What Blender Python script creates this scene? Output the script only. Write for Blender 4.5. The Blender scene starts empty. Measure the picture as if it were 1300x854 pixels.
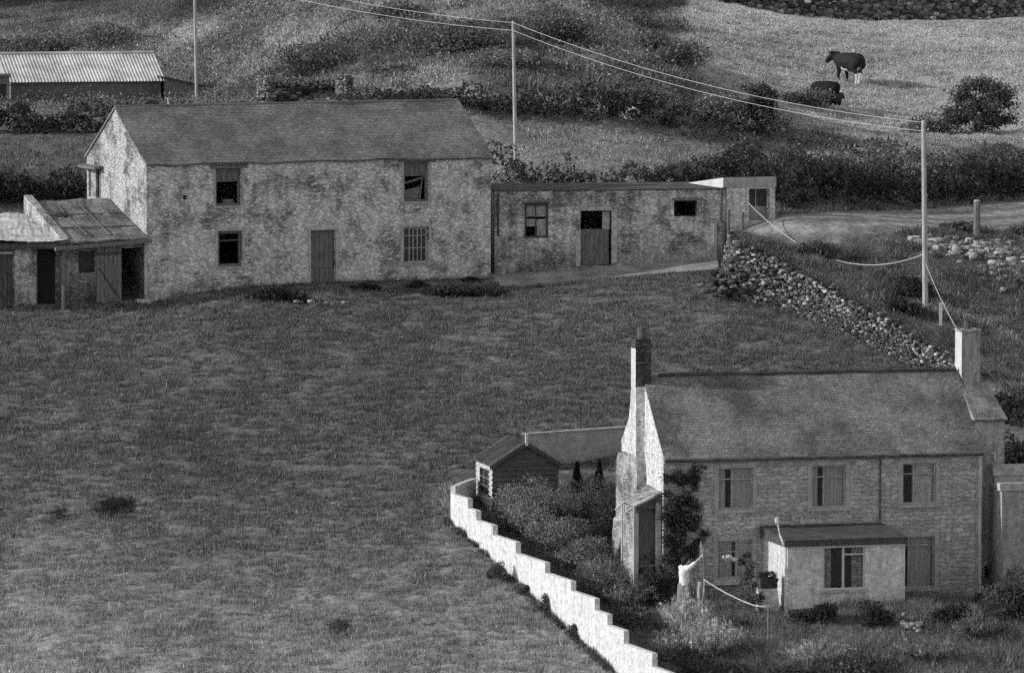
import bpy, math, random
import numpy as np
from mathutils import Vector
R = math.radians
rnd = random.Random(7)
rng = np.random.default_rng(7)
S = bpy.context.scene
COL = S.collection
# ------------------------------------------------------------------ camera model (surveying: pixel + distance -> point)
F, CX, CY, PITCH, CAMZ = 6800.0, 650.0, 427.0, R(4.9), 40.0
cp, sp = math.cos(PITCH), math.sin(PITCH)
def ray(px, py):
    v = (py - CY) / F
    y = cp - v * sp
    return ((px - CX) / F / y, (-sp - v * cp) / y)
def P(px, py, D):
    a, b = ray(px, py)
    return Vector((a * D, D, CAMZ + b * D))

# ------------------------------------------------------------------ noise helpers
def _h(ix, iy, s):
    n = (ix.astype(np.int64) * 374761393 + iy.astype(np.int64) * 668265263 + s * 974634777) & 0x7fffffff
    n = ((n ^ (n >> 13)) * 1274126177) & 0x7fffffff
    n = n ^ (n >> 16)
    return (n & 0xffff) / 65535.0
def vnoise(x, y, s=0):
    x = np.asarray(x, float); y = np.asarray(y, float)
    ix, iy = np.floor(x), np.floor(y)
    fx, fy = x - ix, y - iy
    fx = fx * fx * (3 - 2 * fx); fy = fy * fy * (3 - 2 * fy)
    a, b = _h(ix, iy, s), _h(ix + 1, iy, s)
    c, d = _h(ix, iy + 1, s), _h(ix + 1, iy + 1, s)
    return (a + (b - a) * fx) * (1 - fy) + (c + (d - c) * fx) * fy
def fbm(x, y, s=0, o=4):
    t, a, k = 0, .5, 1.0
    for i in range(o):
        t = t + a * vnoise(x * k, y * k, s + i * 17); a *= .5; k *= 2.03
    return t / (1 - .5 ** o)
def sstep(a, b, x):
    t = np.clip((x - a) / (b - a), 0, 1)
    return t * t * (3 - 2 * t)

# ------------------------------------------------------------------ terrain heights (thin plate splines through surveyed points)
def slope_z(D): return CAMZ - 22.4 + .222 * (D - 150)
low, high, both = [], [], []
def add(lst, px, py, D): lst.append(tuple(P(px, py, D)))
for x in (-60, -30, -14, -5, 1):
    for D in (110, 140, 150, 160, 170, 179):
        low.append((x, D, slope_z(D)))
for x in (6, 13, 22, 50):
    for D in (110, 140, 149): low.append((x, D, slope_z(D)))
for p in ((4.4, 156, 18.8), (13.8, 158.2, 18.72), (9, 157, 18.75), (9, 153.2, 18.8), (14, 153.4, 18.72), (19, 158, 18.8), (9, 163.5, 20.2),
          (14, 164, 20.6), (20, 165, 21), (50, 165, 21), (9, 170, 22.0), (14, 171, 22.1), (6, 176, 23.36), (12, 175, 23.2), (13, 176.5, 23.5), (50, 178, 23.6)):
    low.append(p)
for a in ((187, 384, 186), (625, 354, 191.3), (300, 378, 185.6), (0, 393, 184.3), (630, 374, 188), (905, 352, 189), (938, 380, 185.3), (760, 366, 187.8), (-250, 393, 184.3), (420, 372, 187)):
    add(low, *a)
for px, py, D in ((640, 351, 191.2), (760, 343, 191.7), (895, 332, 192.3)):
    q = P(px, py, D); low += [(q.x, D, q.z - .2), (q.x, D + 2.4, q.z - .2)]
for a in ((-200, 225, 200), (50, 225, 200), (50, 172, 211), (-200, 172, 211), (100, 132, 236), (-200, 132, 236), (100, 65, 256), (-200, 65, 256),
          (100, 0, 284), (-200, 0, 284), (250, 134, 239), (330, 124, 231), (420, 120, 224), (400, 60, 236), (400, 0, 250), (600, 0, 246), (600, 60, 232), (600, 105, 224),
          (640, 215, 206), (640, 152, 221), (760, 152, 222), (760, 215, 206), (850, 215, 207), (860, 100, 228), (800, 60, 238), (790, 20, 256), (900, 150, 226),
          (1000, 150, 238), (1080, 107, 256), (1000, 20, 290), (1300, 22, 292), (1300, 100, 258), (1300, 170, 236), (1600, 22, 292), (1600, 100, 258),
          (1600, 170, 236), (1150, 190, 226), (100, -60, 312), (600, -70, 290), (1000, -20, 310), (1600, -20, 310)):
    add(both, *a)
for x in (-150, 0, 150):
    both.append((x, 420, CAMZ + 4)); both.append((x, 600, CAMZ + 6))
for a in ((985, 280, 192.5), (985, 307, 189.5), (1300, 258, 206), (1300, 292, 197.5), (984, 276, 195.5), (1300, 254, 208), (1150, 262, 203.5), (1150, 190, 226),
          (1010, 315, 189), (1110, 345, 186), (1174, 396, 182), (1300, 330, 189), (1300, 400, 183), (1300, 450, 179), (1000, 325, 186.0), (1060, 364, 183.2), (1060, 338, 186.5),
          (1130, 408, 180.2), (1195, 452, 177.3), (1250, 430, 179.5), (1600, 292, 197), (1600, 400, 183), (1600, 254, 207), (945, 300, 187.5), (920, 300, 190), (930, 307, 192), (946, 301, 191)):
    add(high, *a)
for p in ((17, 171, 23.2), (24, 166, 22.4), (45, 160, 22), (45, 140, 20)): high.append(p)
def tps_fit(pts):
    A = np.array(pts); x = A[:, :2] / 50.0; z = A[:, 2]; n = len(A)
    d = ((x[:, None] - x[None]) ** 2).sum(-1)
    K = np.where(d > 0, d * np.log(d + 1e-12), 0) + np.eye(n) * 2e-4
    Q = np.hstack([np.ones((n, 1)), x])
    M_ = np.block([[K, Q], [Q.T, np.zeros((3, 3))]])
    return x, np.linalg.solve(M_, np.concatenate([z, np.zeros(3)]))
def tps_eval(fit, X, Y):
    x, w = fit; n = len(x)
    X = np.asarray(X, float) / 50; Y = np.asarray(Y, float) / 50
    out = w[n] + w[n + 1] * X + w[n + 2] * Y
    for i in range(n):
        d = (X - x[i, 0]) ** 2 + (Y - x[i, 1]) ** 2
        out = out + w[i] * d * np.log(d + 1e-12)
    return out
FL, FH = tps_fit(low + both), tps_fit(high + both)
STEP = [(4.0, 330), (5.0, 215), (6.9, 200), (7.72, 195), (7.72, 188.6), (7.85, 185.4), (9.5, 184.5), (10.99, 182.3), (12.67, 179.5), (14.15, 176.6), (18, 169.5), (26, 162), (60, 150)]
def side(X, Y):
    X = np.asarray(X, float); Y = np.asarray(Y, float)
    best = np.full(X.shape, 1e9); sg = np.zeros(X.shape)
    for (ax, ay), (bx, by) in zip(STEP[:-1], STEP[1:]):
        dx, dy = bx - ax, by - ay
        t = np.clip(((X - ax) * dx + (Y - ay) * dy) / (dx * dx + dy * dy), 0, 1)
        qx, qy = X - ax - t * dx, Y - ay - t * dy
        d = np.hypot(qx, qy); c = qx * -dy + qy * dx   # >0 : right/up side
        m = d < best
        best = np.where(m, d, best); sg = np.where(m, np.sign(c), sg)
    return best * sg
def ground(X, Y):
    X = np.asarray(X, float); Y = np.asarray(Y, float)
    l, h = tps_eval(FL, X, Y), tps_eval(FH, X, Y)
    s = side(X, Y)
    w = np.where(Y > 196, 2.0, .22)
    t = np.clip(.5 + s / (2 * w), 0, 1); t = t * t * (3 - 2 * t)
    g = l * (1 - t) + h * t
    hill = sstep(222, 230, Y) * sstep(-13.5, -10.5, X) * (1 - sstep(-2, 2, X - .028 * Y)) * (1 - sstep(300, 340, Y))
    return g + hill * (fbm(X * .22, Y * .16, 5) - .5) * .7
def gz(x, y): return float(ground(np.array([x]), np.array([y]))[0])
_D = np.arange(141, 330, .1)
def gp(px, py):
    a, b = ray(px, py)
    g = ground(a * _D, _D); r = CAMZ + b * _D
    i = np.nonzero(g >= r)[0]
    D = _D[i[0]] if len(i) else 320.0
    return Vector((a * D, D, gz(a * D, D)))
def gat(px, D):
    x = (px - CX) / F * D / cp
    a, _ = ray(px, 300)
    return Vector((a * D, D, gz(a * D, D)))

# ------------------------------------------------------------------ materials
def nodes_of(name):
    m = bpy.data.materials.new(name); m.use_nodes = True
    nt = m.node_tree; nt.nodes.clear()
    return m, nt
def N(nt, t, **k):
    n = nt.nodes.new(t)
    for a, b in k.items():
        if a in n.inputs: n.inputs[a].default_value = b
        else: setattr(n, a, b)
    return n
def math_(nt, op, a, b=None, c=None):
    n = nt.nodes.new('ShaderNodeMath'); n.operation = op
    for i, v in enumerate((a, b, c)):
        if v is None: continue
        if hasattr(v, 'is_output') or isinstance(v, bpy.types.NodeSocket): nt.links.new(v, n.inputs[i])
        else: n.inputs[i].default_value = v
    return n.outputs[0]
def ramp(nt, v, a, b, lo, hi):
    n = nt.nodes.new('ShaderNodeMapRange'); n.interpolation_type = 'SMOOTHSTEP'
    nt.links.new(v, n.inputs[0])
    for i, x in enumerate((a, b, lo, hi)): n.inputs[i + 1].default_value = x
    return n.outputs[0]
def mixv(nt, f, a, b):
    n = nt.nodes.new('ShaderNodeMix'); n.data_type = 'FLOAT'
    for i, v in ((0, f), (2, a), (3, b)):
        if isinstance(v, bpy.types.NodeSocket): nt.links.new(v, n.inputs[i])
        else: n.inputs[i].default_value = v
    return n.outputs[0]
def noise_(nt, co, scale, detail=4, rough=.6):
    n = nt.nodes.new('ShaderNodeTexNoise'); n.inputs['Scale'].default_value = scale
    n.inputs['Detail'].default_value = detail; n.inputs['Roughness'].default_value = rough
    nt.links.new(co, n.inputs['Vector']); return n.outputs[0]
def finish(nt, m, val, height=None, bump=.3, dist=.03, rough=.9, spec=.15, metal=0):
    b = N(nt, 'ShaderNodeBsdfPrincipled'); b.inputs['Roughness'].default_value = rough
    b.inputs['Specular IOR Level'].default_value = spec; b.inputs['Metallic'].default_value = metal
    c = nt.nodes.new('ShaderNodeCombineColor')
    for i in range(3): nt.links.new(val, c.inputs[i])
    nt.links.new(c.outputs[0], b.inputs['Base Color'])
    if height is not None:
        bp = nt.nodes.new('ShaderNodeBump'); bp.inputs['Strength'].default_value = bump; bp.inputs['Distance'].default_value = dist
        nt.links.new(height, bp.inputs['Height']); nt.links.new(bp.outputs[0], b.inputs['Normal'])
    o = nt.nodes.new('ShaderNodeOutputMaterial'); nt.links.new(b.outputs[0], o.inputs[0])
    return m
def coords(nt): return N(nt, 'ShaderNodeTexCoord').outputs['Object']
def stretch(nt, co, sx, sy, sz):
    n = nt.nodes.new('ShaderNodeMapping'); n.inputs['Scale'].default_value = (sx, sy, sz)
    nt.links.new(co, n.inputs[0]); return n.outputs[0]
def flat_uv(nt, co, kx=.8, kz=1.0):
    s = nt.nodes.new('ShaderNodeSeparateXYZ'); nt.links.new(co, s.inputs[0])
    u = math_(nt, 'MULTIPLY_ADD', s.outputs[1], kx, s.outputs[0])
    v = math_(nt, 'MULTIPLY', s.outputs[2], kz)
    c = nt.nodes.new('ShaderNodeCombineXYZ'); nt.links.new(u, c.inputs[0]); nt.links.new(v, c.inputs[1])
    return c.outputs[0], s
def mat_plain(name, base, var=.35, scale=3, fine=40, grain=.35, bump=.25, rough=.9, spec=.15, metal=0, sx=1, sy=1, sz=1):
    m, nt = nodes_of(name); co = stretch(nt, coords(nt), sx, sy, sz)
    a = noise_(nt, co, scale); b = noise_(nt, co, fine, 2)
    v = math_(nt, 'MULTIPLY', ramp(nt, a, .3, .7, base * (1 - var), base * (1 + var)), ramp(nt, b, .25, .75, 1 - grain, 1 + grain))
    return finish(nt, m, v, b, bump, .02, rough, spec, metal)
def mat_leaf(name, base, spread=1.0, rough=.8):
    m, nt = nodes_of(name)
    at = N(nt, 'ShaderNodeAttribute', attribute_name='tone')
    v = math_(nt, 'MULTIPLY', at.outputs['Fac'], base)
    b = nt.nodes.new('ShaderNodeBsdfDiffuse'); tr = nt.nodes.new('ShaderNodeBsdfTranslucent')
    c = nt.nodes.new('ShaderNodeCombineColor')
    for i in range(3): nt.links.new(v, c.inputs[i])
    nt.links.new(c.outputs[0], b.inputs[0]); nt.links.new(c.outputs[0], tr.inputs[0])
    mx = nt.nodes.new('ShaderNodeMixShader'); mx.inputs[0].default_value = .38
    nt.links.new(b.outputs[0], mx.inputs[1]); nt.links.new(tr.outputs[0], mx.inputs[2])
    o = nt.nodes.new('ShaderNodeOutputMaterial'); nt.links.new(mx.outputs[0], o.inputs[0])
    return m
def mat_attr(name, grain=.35, f1=9, f2=45, bump=.5, dist=.05, rough=.95):
    m, nt = nodes_of(name); co = coords(nt)
    at = N(nt, 'ShaderNodeAttribute', attribute_name='tone').outputs['Fac']
    a = noise_(nt, co, f1, 3); b = noise_(nt, co, f2, 2)
    v = math_(nt, 'MULTIPLY', math_(nt, 'MULTIPLY', at, ramp(nt, a, .3, .7, 1 - grain, 1 + grain)), ramp(nt, b, .25, .75, 1 - grain, 1 + grain))
    return finish(nt, m, v, a, bump, dist, rough, .05)
def mat_masonry(name, plaster, stone, cover=.5, bw=.38, bh=.15, mort=.012, low_dark=0, seed=0.0, grain=.3, wash=0.0, damp_top=.9, ctr=.42, streak_k=.2):
    """rubble courses partly covered by old render; low_dark = how much the foot of the wall is stained"""
    m, nt = nodes_of(name); co = coords(nt)
    uv, sep = flat_uv(nt, co)
    wob = noise_(nt, co, 3.1, 3, .65)
    wv = nt.nodes.new('ShaderNodeVectorMath'); wv.operation = 'MULTIPLY_ADD'
    wc = nt.nodes.new('ShaderNodeCombineXYZ')
    for i in range(2): nt.links.new(wob, wc.inputs[i])
    nt.links.new(wc.outputs[0], wv.inputs[0]); wv.inputs[1].default_value = (.5, .3, 0); nt.links.new(uv, wv.inputs[2])
    br = nt.nodes.new('ShaderNodeTexBrick'); nt.links.new(wv.outputs[0], br.inputs['Vector'])
    br.inputs['Scale'].default_value = 1; br.inputs['Brick Width'].default_value = bw; br.inputs['Row Height'].default_value = bh
    br.inputs['Mortar Size'].default_value = mort; br.inputs['Mortar Smooth'].default_value = .4; br.inputs['Bias'].default_value = 0
    br.inputs['Color1'].default_value = (stone * (1 - ctr),) * 3 + (1,); br.inputs['Color2'].default_value = (stone * (1 + ctr),) * 3 + (1,)
    br.inputs['Mortar'].default_value = (stone * .55,) * 3 + (1,)
    vo = nt.nodes.new('ShaderNodeTexVoronoi'); vo.inputs['Scale'].default_value = 6.5
    nt.links.new(stretch(nt, co, 1, 1, 2.1), vo.inputs['Vector'])
    rub = ramp(nt, vo.outputs['Distance'], .1, .65, 1 + ctr * .6, 1 - ctr)
    st = math_(nt, 'MULTIPLY', br.outputs['Color'], rub)
    big = noise_(nt, stretch(nt, co, 1, 1, 1), .9 + seed * .01, 6, .68)
    pm = ramp(nt, big, cover - .09, cover + .09, 1, 0)
    fine = noise_(nt, co, 38, 2); mid = noise_(nt, co, 6, 4, .7)
    pl = math_(nt, 'MULTIPLY', ramp(nt, mid, .3, .72, plaster * .68, plaster * 1.15), ramp(nt, rub, .5, 1.3, .68, 1.12))
    v = mixv(nt, pm, st, pl)
    v = math_(nt, 'MULTIPLY', v, ramp(nt, fine, .25, .75, 1 - grain, 1 + grain))
    streak = noise_(nt, stretch(nt, co, 5, 5, .55), 1.0, 4)
    v = math_(nt, 'MULTIPLY', v, ramp(nt, streak, .38, .62, 1 - streak_k, 1 + streak_k * .5))
    if low_dark:
        h = math_(nt, 'ADD', sep.outputs[2], math_(nt, 'MULTIPLY', big, 1.6))
        v = math_(nt, 'MULTIPLY', v, ramp(nt, h, .75, .75 + damp_top, 1 - low_dark, 1))
    hgt = math_(nt, 'ADD', math_(nt, 'MULTIPLY', br.outputs['Fac'], -.6), math_(nt, 'ADD', rub, fine))
    return finish(nt, m, v, hgt, .5, .03, .95, .05)
def mat_slate(name, base, bw=.3, bh=.17, kz=1.8, seed=1.0, moss=.3, kx=0.0, lit=1.35):
    m, nt = nodes_of(name); co = coords(nt)
    uv, sep = flat_uv(nt, co, kx, kz)
    br = nt.nodes.new('ShaderNodeTexBrick'); nt.links.new(uv, br.inputs['Vector'])
    br.inputs['Scale'].default_value = 1; br.inputs['Brick Width'].default_value = bw; br.inputs['Row Height'].default_value = bh
    br.inputs['Mortar Size'].default_value = .014; br.inputs['Mortar Smooth'].default_value = .3
    br.inputs['Color1'].default_value = (base * .87,) * 3 + (1,); br.inputs['Color2'].default_value = (base * 1.16,) * 3 + (1,)
    br.inputs['Mortar'].default_value = (base * .74,) * 3 + (1,)
    a = noise_(nt, co, .8 * seed, 5, .65); b = noise_(nt, co, 34, 2); c = noise_(nt, co, 9, 3)
    v = math_(nt, 'MULTIPLY', br.outputs['Color'], ramp(nt, a, .35, .65, 1 - moss, 1 + moss))
    v = math_(nt, 'MULTIPLY', v, ramp(nt, b, .25, .75, .5, 1.5))
    v = math_(nt, 'MULTIPLY', v, ramp(nt, c, .3, .7, .8, 1.2))
    return finish(nt, m, v, math_(nt, 'SUBTRACT', b, br.outputs['Fac']), .5, .02, .85, .12)
def mat_glass(name):
    m, nt = nodes_of(name)
    t = nt.nodes.new('ShaderNodeBsdfTransparent'); t.inputs[0].default_value = (.82,) * 3 + (1,)
    g = nt.nodes.new('ShaderNodeBsdfGlossy'); g.inputs['Roughness'].default_value = .2; g.inputs[0].default_value = (.8,) * 3 + (1,)
    co = coords(nt); n = noise_(nt, co, 6, 2)
    bp = nt.nodes.new('ShaderNodeBump'); bp.inputs['Strength'].default_value = .12; bp.inputs['Distance'].default_value = .02
    nt.links.new(n, bp.inputs['Height']); nt.links.new(bp.outputs[0], g.inputs['Normal'])
    mx = nt.nodes.new('ShaderNodeMixShader'); mx.inputs[0].default_value = .07
    nt.links.new(t.outputs[0], mx.inputs[1]); nt.links.new(g.outputs[0], mx.inputs[2])
    o = nt.nodes.new('ShaderNodeOutputMaterial'); nt.links.new(mx.outputs[0], o.inputs[0]); return m
MT = dict(
    barn=mat_masonry('limewashed_rubble', .86, .46, .53, bw=.3, bh=.12, low_dark=.34, seed=1, grain=.36, streak_k=.08, ctr=.46),
    gable=mat_masonry('flaking_limewash', .60, .26, .53, low_dark=.1, seed=3, grain=.5, streak_k=.1),
    annex=mat_masonry('patched_render', .78, .36, .50, bw=.27, bh=.11, low_dark=.38, seed=5, damp_top=1.6, grain=.4),
    block=mat_masonry('whitewashed_block', .8, .4, .68, bw=.45, bh=.22, low_dark=.15, seed=7),
    house=mat_masonry('squared_stone', .56, .50, .38, bw=.38, bh=.13, mort=.012, low_dark=.25, seed=9, ctr=.22, grain=.34, streak_k=.1),
    hgable=mat_masonry('white_gable_wash', .86, .66, .74, low_dark=.0, seed=11, grain=.1),
    oven=mat_masonry('stained_wash', .56, .27, .50, low_dark=.1, seed=12, grain=.3),
    shedwall=mat_masonry('old_shed_wall', .34, .2, .5, low_dark=.4, seed=41, grain=.4, damp_top=1.4),
    ruin=mat_masonry('ruin_stone', .3, .2, .3, low_dark=.1, seed=15),
    render=mat_masonry('grey_render', .42, .32, .72, ctr=.12, low_dark=.3, seed=33, grain=.25, streak_k=.22),
    porch=mat_masonry('pale_pebbledash', .76, .58, .74, ctr=.1, low_dark=.0, seed=35, grain=.28, streak_k=.14),
    white=mat_plain('white_paint', .56, .1, 1.8, 34, .22),
    wwall=mat_masonry('limewashed_garden_wall', .80, .62, .70, bw=.45, bh=.22, ctr=.1, seed=31, grain=.11, streak_k=.1),
    trim=mat_plain('pale_trim', .42, .25, 5, 50, .25),
    surround=mat_plain('window_surround', .38, .18, 4, 50, .2),
    dwood=mat_plain('dark_timber', .085, .4, 4, 40, .35, sx=6, sy=6, sz=.8),
    gwood=mat_plain('grey_timber', .17, .35, 4, 40, .3, sx=6, sy=6, sz=.8),
    pole=mat_plain('weathered_pole', .4, .3, 2, 30, .3, sx=8, sy=8, sz=1),
    iron=mat_plain('old_iron', .10, .4, 5, 60, .3),
    slate=mat_slate('barn_slate', .19, moss=.2),
    hslate=mat_slate('cottage_slate', .18, .2, .13, seed=.7, moss=.4),
    tile=mat_slate('lean_to_slate', .20, .34, .2, 2.6, 1.5, .35),
    felt=mat_plain('roofing_felt', .085, .3, 2, 40, .25),
    tin=mat_plain('galvanised_sheet', .55, .25, 1.2, 30, .25, spec=.3, rough=.7),
    wtin=mat_plain('limed_sheet', .52, .3, 3, 30, .3),
    dark=mat_plain('deep_shadow_timber', .045, .3, 4, 40, .3),
    board=mat_plain('shaded_weatherboard', .10, .25, 3, 40, .25, sx=1, sy=1, sz=7),
    wboard=mat_plain('sunlit_weatherboard', .46, .15, 3, 40, .2, sx=1, sy=1, sz=7),  # shed boards split into shaded and sunlit tones; light put in the colour
    concrete=mat_plain('worn_concrete', .3, .3, 1.1, 35, .35),
    curtain=mat_plain('net_curtain', .5, .2, 3, 30, .15, sx=10, sy=10, sz=.3),
    dcurtain=mat_plain('patterned_curtain', .30, .6, 7, 30, .4, sx=1.5, sy=1, sz=1),
    glass=mat_glass('window_glass'),
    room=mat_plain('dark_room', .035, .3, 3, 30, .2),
    brick=mat_masonry('chimney_brick', .15, .13, .2, bw=.22, bh=.09, seed=21),
    pot=mat_plain('clay_pot', .10, .3, 6, 40, .3),
    wire=mat_plain('bright_cable', .5, .1, 3, 20, .1),
    stone=mat_attr('field_stone', .3, 14, 60, .5, .03),
    earth=mat_attr('ground_turf', .3, 5, 30, .55, .06),
    leaf=mat_leaf('leaf', 1.9), grass=mat_leaf('grass_blade', 1.0),
    bark=mat_plain('bark', .09, .4, 6, 40, .4),
    skin=mat_plain('skin', .5, .06, 6, 50, .05),
    shirt=mat_plain('white_cotton', .82, .08, 6, 50, .08),
    trousers=mat_plain('grey_cloth', .22, .2, 6, 50, .15),
    hair=mat_plain('dark_hair', .03, .3, 20, 60, .3),
    soil=mat_plain('soil', .05, .3, 6, 50, .3),
)

# ------------------------------------------------------------------ mesh builders
def link(o, parent=None, label=None):
    COL.objects.link(o)
    if parent is not None: o.parent = parent
    if label: o['label'] = label
    return o
def tag(o, label, cat, group=None, kind=None):
    if label: o['label'] = label
    if cat: o['category'] = cat
    if group: o['group'] = group
    if kind: o['kind'] = kind
    return o
def thing(name, loc, label, cat, rz=0, group=None):
    o = bpy.data.objects.new(name, None); o.location = loc; o.rotation_euler = (0, 0, rz); o.empty_display_size = .3
    COL.objects.link(o); return tag(o, label, cat, group)
class MB:
    def __init__(s): s.v, s.f = [], []
    def poly(s, pts):
        n = len(s.v); s.v += [tuple(p) for p in pts]; s.f.append(tuple(range(n, n + len(pts)))); return s
    def box(s, x0, x1, y0, y1, z0, z1):
        n = len(s.v)
        s.v += [(x0, y0, z0), (x1, y0, z0), (x1, y1, z0), (x0, y1, z0), (x0, y0, z1), (x1, y0, z1), (x1, y1, z1), (x0, y1, z1)]
        s.f += [(n, n + 3, n + 2, n + 1), (n + 4, n + 5, n + 6, n + 7), (n, n + 1, n + 5, n + 4), (n + 1, n + 2, n + 6, n + 5), (n + 2, n + 3, n + 7, n + 6), (n + 3, n, n + 4, n + 7)]
        return s
    def hexa(s, b, t):     # 4 bottom pts, 4 top pts
        n = len(s.v); s.v += [tuple(p) for p in b] + [tuple(p) for p in t]
        s.f += [(n + 3, n + 2, n + 1, n), (n + 4, n + 5, n + 6, n + 7)] + [(n + i, n + (i + 1) % 4, n + 4 + (i + 1) % 4, n + 4 + i) for i in range(4)]
        return s
    def slab(s, quad, t):  # quad of points, thickened downwards by t along its normal
        q = [Vector(p) for p in quad]; nn = (q[1] - q[0]).cross(q[3] - q[0]).normalized()
        if nn.z < 0: nn = -nn
        return s.hexa([p - nn * t for p in q], q)
    def tube(s, p0, p1, r0, r1=None, n=8, cap=True):
        p0, p1 = Vector(p0), Vector(p1); r1 = r0 if r1 is None else r1
        d = (p1 - p0).normalized(); a = d.orthogonal().normalized(); b = d.cross(a); k = len(s.v)
        for p, r in ((p0, r0), (p1, r1)):
            for i in range(n):
                t = 2 * math.pi * i / n; s.v.append(tuple(p + a * math.cos(t) * r + b * math.sin(t) * r))
        for i in range(n): s.f.append((k + i, k + (i + 1) % n, k + n + (i + 1) % n, k + n + i))
        if cap: s.f.append(tuple(k + n - 1 - i for i in range(n))); s.f.append(tuple(k + n + i for i in range(n)))
        return s
    def path(s, pts, r, n=6):
        for a, b in zip(pts[:-1], pts[1:]): s.tube(a, b, r, r, n)
        return s
    def build(s, name, mat, parent=None, label=None, smooth=False):
        me = bpy.data.meshes.new(name); me.from_pydata(s.v, [], s.f); me.update()
        if smooth: me.polygons.foreach_set('use_smooth', [True] * len(me.polygons))
        me.materials.append(MT[mat] if isinstance(mat, str) else mat)
        return link(bpy.data.objects.new(name, me), parent, label)
def mesh_np(name, V, Fc, mat, tone=None, parent=None, smooth=False):
    me = bpy.data.meshes.new(name); V = np.asarray(V, np.float32); Fc = np.asarray(Fc, np.int32); k = Fc.shape[1]
    me.vertices.add(len(V)); me.vertices.foreach_set('co', V.ravel())
    me.loops.add(Fc.size); me.loops.foreach_set('vertex_index', Fc.ravel())
    me.polygons.add(len(Fc)); me.polygons.foreach_set('loop_start', np.arange(0, Fc.size, k, dtype=np.int32))
    try: me.polygons.foreach_set('loop_total', np.full(len(Fc), k, np.int32))
    except Exception: pass
    if smooth: me.polygons.foreach_set('use_smooth', np.ones(len(Fc), bool))
    me.update(calc_edges=True)
    if tone is not None:
        a = me.attributes.new('tone', 'FLOAT', 'POINT'); a.data.foreach_set('value', np.asarray(tone, np.float32))
    me.materials.append(MT[mat] if isinstance(mat, str) else mat)
    return link(bpy.data.objects.new(name, me), parent)

# -------- foliage
def leaves(C, size, tone, up=.2, aspect=.55):
    n = len(C)
    d = rng.normal(size=(n, 3)); d[:, 2] += up; d /= np.linalg.norm(d, axis=1)[:, None]
    e = rng.normal(size=(n, 3)); b = np.cross(d, e); b /= np.linalg.norm(b, axis=1)[:, None]
    s = (size * rng.uniform(.6, 1.4, n))[:, None]
    V = np.stack([C - d * s, C + b * s * aspect, C + d * s, C - b * s * aspect], 1).reshape(-1, 3)
    Fc = np.arange(4 * n).reshape(n, 4)
    return V, Fc, np.repeat(tone, 4)
def lobe_points(lobes, n, shell=.5, fr=.16):
    """points through the volume of many rough lobes; lobes = [(cx,cy,cz,rx,ry,rz)]"""
    L = np.array(lobes, float); w = L[:, 3] * L[:, 5] + 1e-6; w /= w.sum()
    i = rng.choice(len(L), n, p=w)
    d = rng.normal(size=(n, 3)); d /= np.linalg.norm(d, axis=1)[:, None]
    r = shell + (1 - shell) * rng.random(n) ** .6 + rng.normal(size=n) * fr * .6
    C = L[i, :3] + d * r[:, None] * L[i, 3:]
    t = rng.uniform(.65, 1.35, len(L))[i] * np.exp(rng.normal(size=n) * .38)
    return C, t
def bush_lobes(w, h, dp, k, top=.5, lean=0):
    out = []
    for _ in range(k):
        a = rng.uniform(0, 2 * math.pi); rr = rng.random() ** .5
        x, y = math.cos(a) * rr * w * .36, math.sin(a) * rr * dp * .36
        hz = h * (1 - .45 * rr ** 2) * rng.uniform(.55, 1)
        r = rng.uniform(.16, .3)
        out.append((x + lean * hz, y, hz * rng.uniform(.35, .85), w * r, dp * r, max(h * r * .9, hz * .22)))
    return out
def shrub(name, label, cat, base, w, h, tone=.06, n=None, leaf=.055, k=14, dp=None, group=None, lean=0, up=.25):
    dp = dp or w
    n = n or int(min(9000, 500 + 900 * w * h / (leaf / .055) ** 2))
    C, t = lobe_points(bush_lobes(w, h, dp, k, lean=lean), n)
    C[:, 2] = np.where(C[:, 2] < 0.0, rng.random(n) * h * .25, C[:, 2])
    V, Fc, tt = leaves(C, leaf, t * tone, up)
    o = mesh_np(name, V, Fc, 'leaf', tt); o.location = base
    return tag(o, label, cat, group)
def px_shrub(name, label, cat, px, py, wpx, hpx, D=None, **k):
    b = gat(px, D) if D else gp(px, py)
    s = b.y / F
    b.z -= .05
    return shrub(name, label, cat, b, wpx * s, hpx * s, **k)
def hedge(name, label, pts, tone=.05, leaf=.07, dens=260, width=1.2, group=None, step=.35, cat='hedge'):
    """pts = [(x, y, height)] world polyline on the ground"""
    lobes = []; length = 0
    for (ax, ay, ah), (bx, by, bh) in zip(pts[:-1], pts[1:]):
        d = math.hypot(bx - ax, by - ay); length += d
        for i in range(max(1, int(d / step))):
            t = (i + rng.random()) / max(1, int(d / step)); h = (ah + (bh - ah) * t) * rng.uniform(.72, 1.08)
            x, y = ax + (bx - ax) * t, ay + (by - ay) * t
            z = gz(x, y)
            for j in range(3):
                lobes.append((x + rng.normal() * .2, y + rng.normal() * width * .25, z + h * rng.uniform(.15, .85), rng.uniform(.25, .6) , width * rng.uniform(.3, .55), h * rng.uniform(.16, .3)))
    hm = sum(p[2] for p in pts) / len(pts)
    C, t = lobe_points(lobes, int(dens * length * max(1, hm)))
    g = ground(C[:, 0], C[:, 1]); C[:, 2] = np.maximum(C[:, 2], g + rng.random(len(C)) * .2)
    o0 = np.array([pts[0][0], pts[0][1], gz(pts[0][0], pts[0][1])])
    V, Fc, tt = leaves(C - o0, leaf, t * tone)
    o = mesh_np(name, V, Fc, 'leaf', tt); o.location = o0
    return tag(o, label, cat, group)
def hpts(lst, D=None):
    """(px, base py, top py[, D]) -> world hedge points"""
    out = []
    for a in lst:
        b = gat(a[0], a[3]) if len(a) > 3 else gp(a[0], a[1])
        t = P(a[0], a[2], b.y).z
        out.append((b.x, b.y, max(.3, t - b.z)))
    return out
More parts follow.
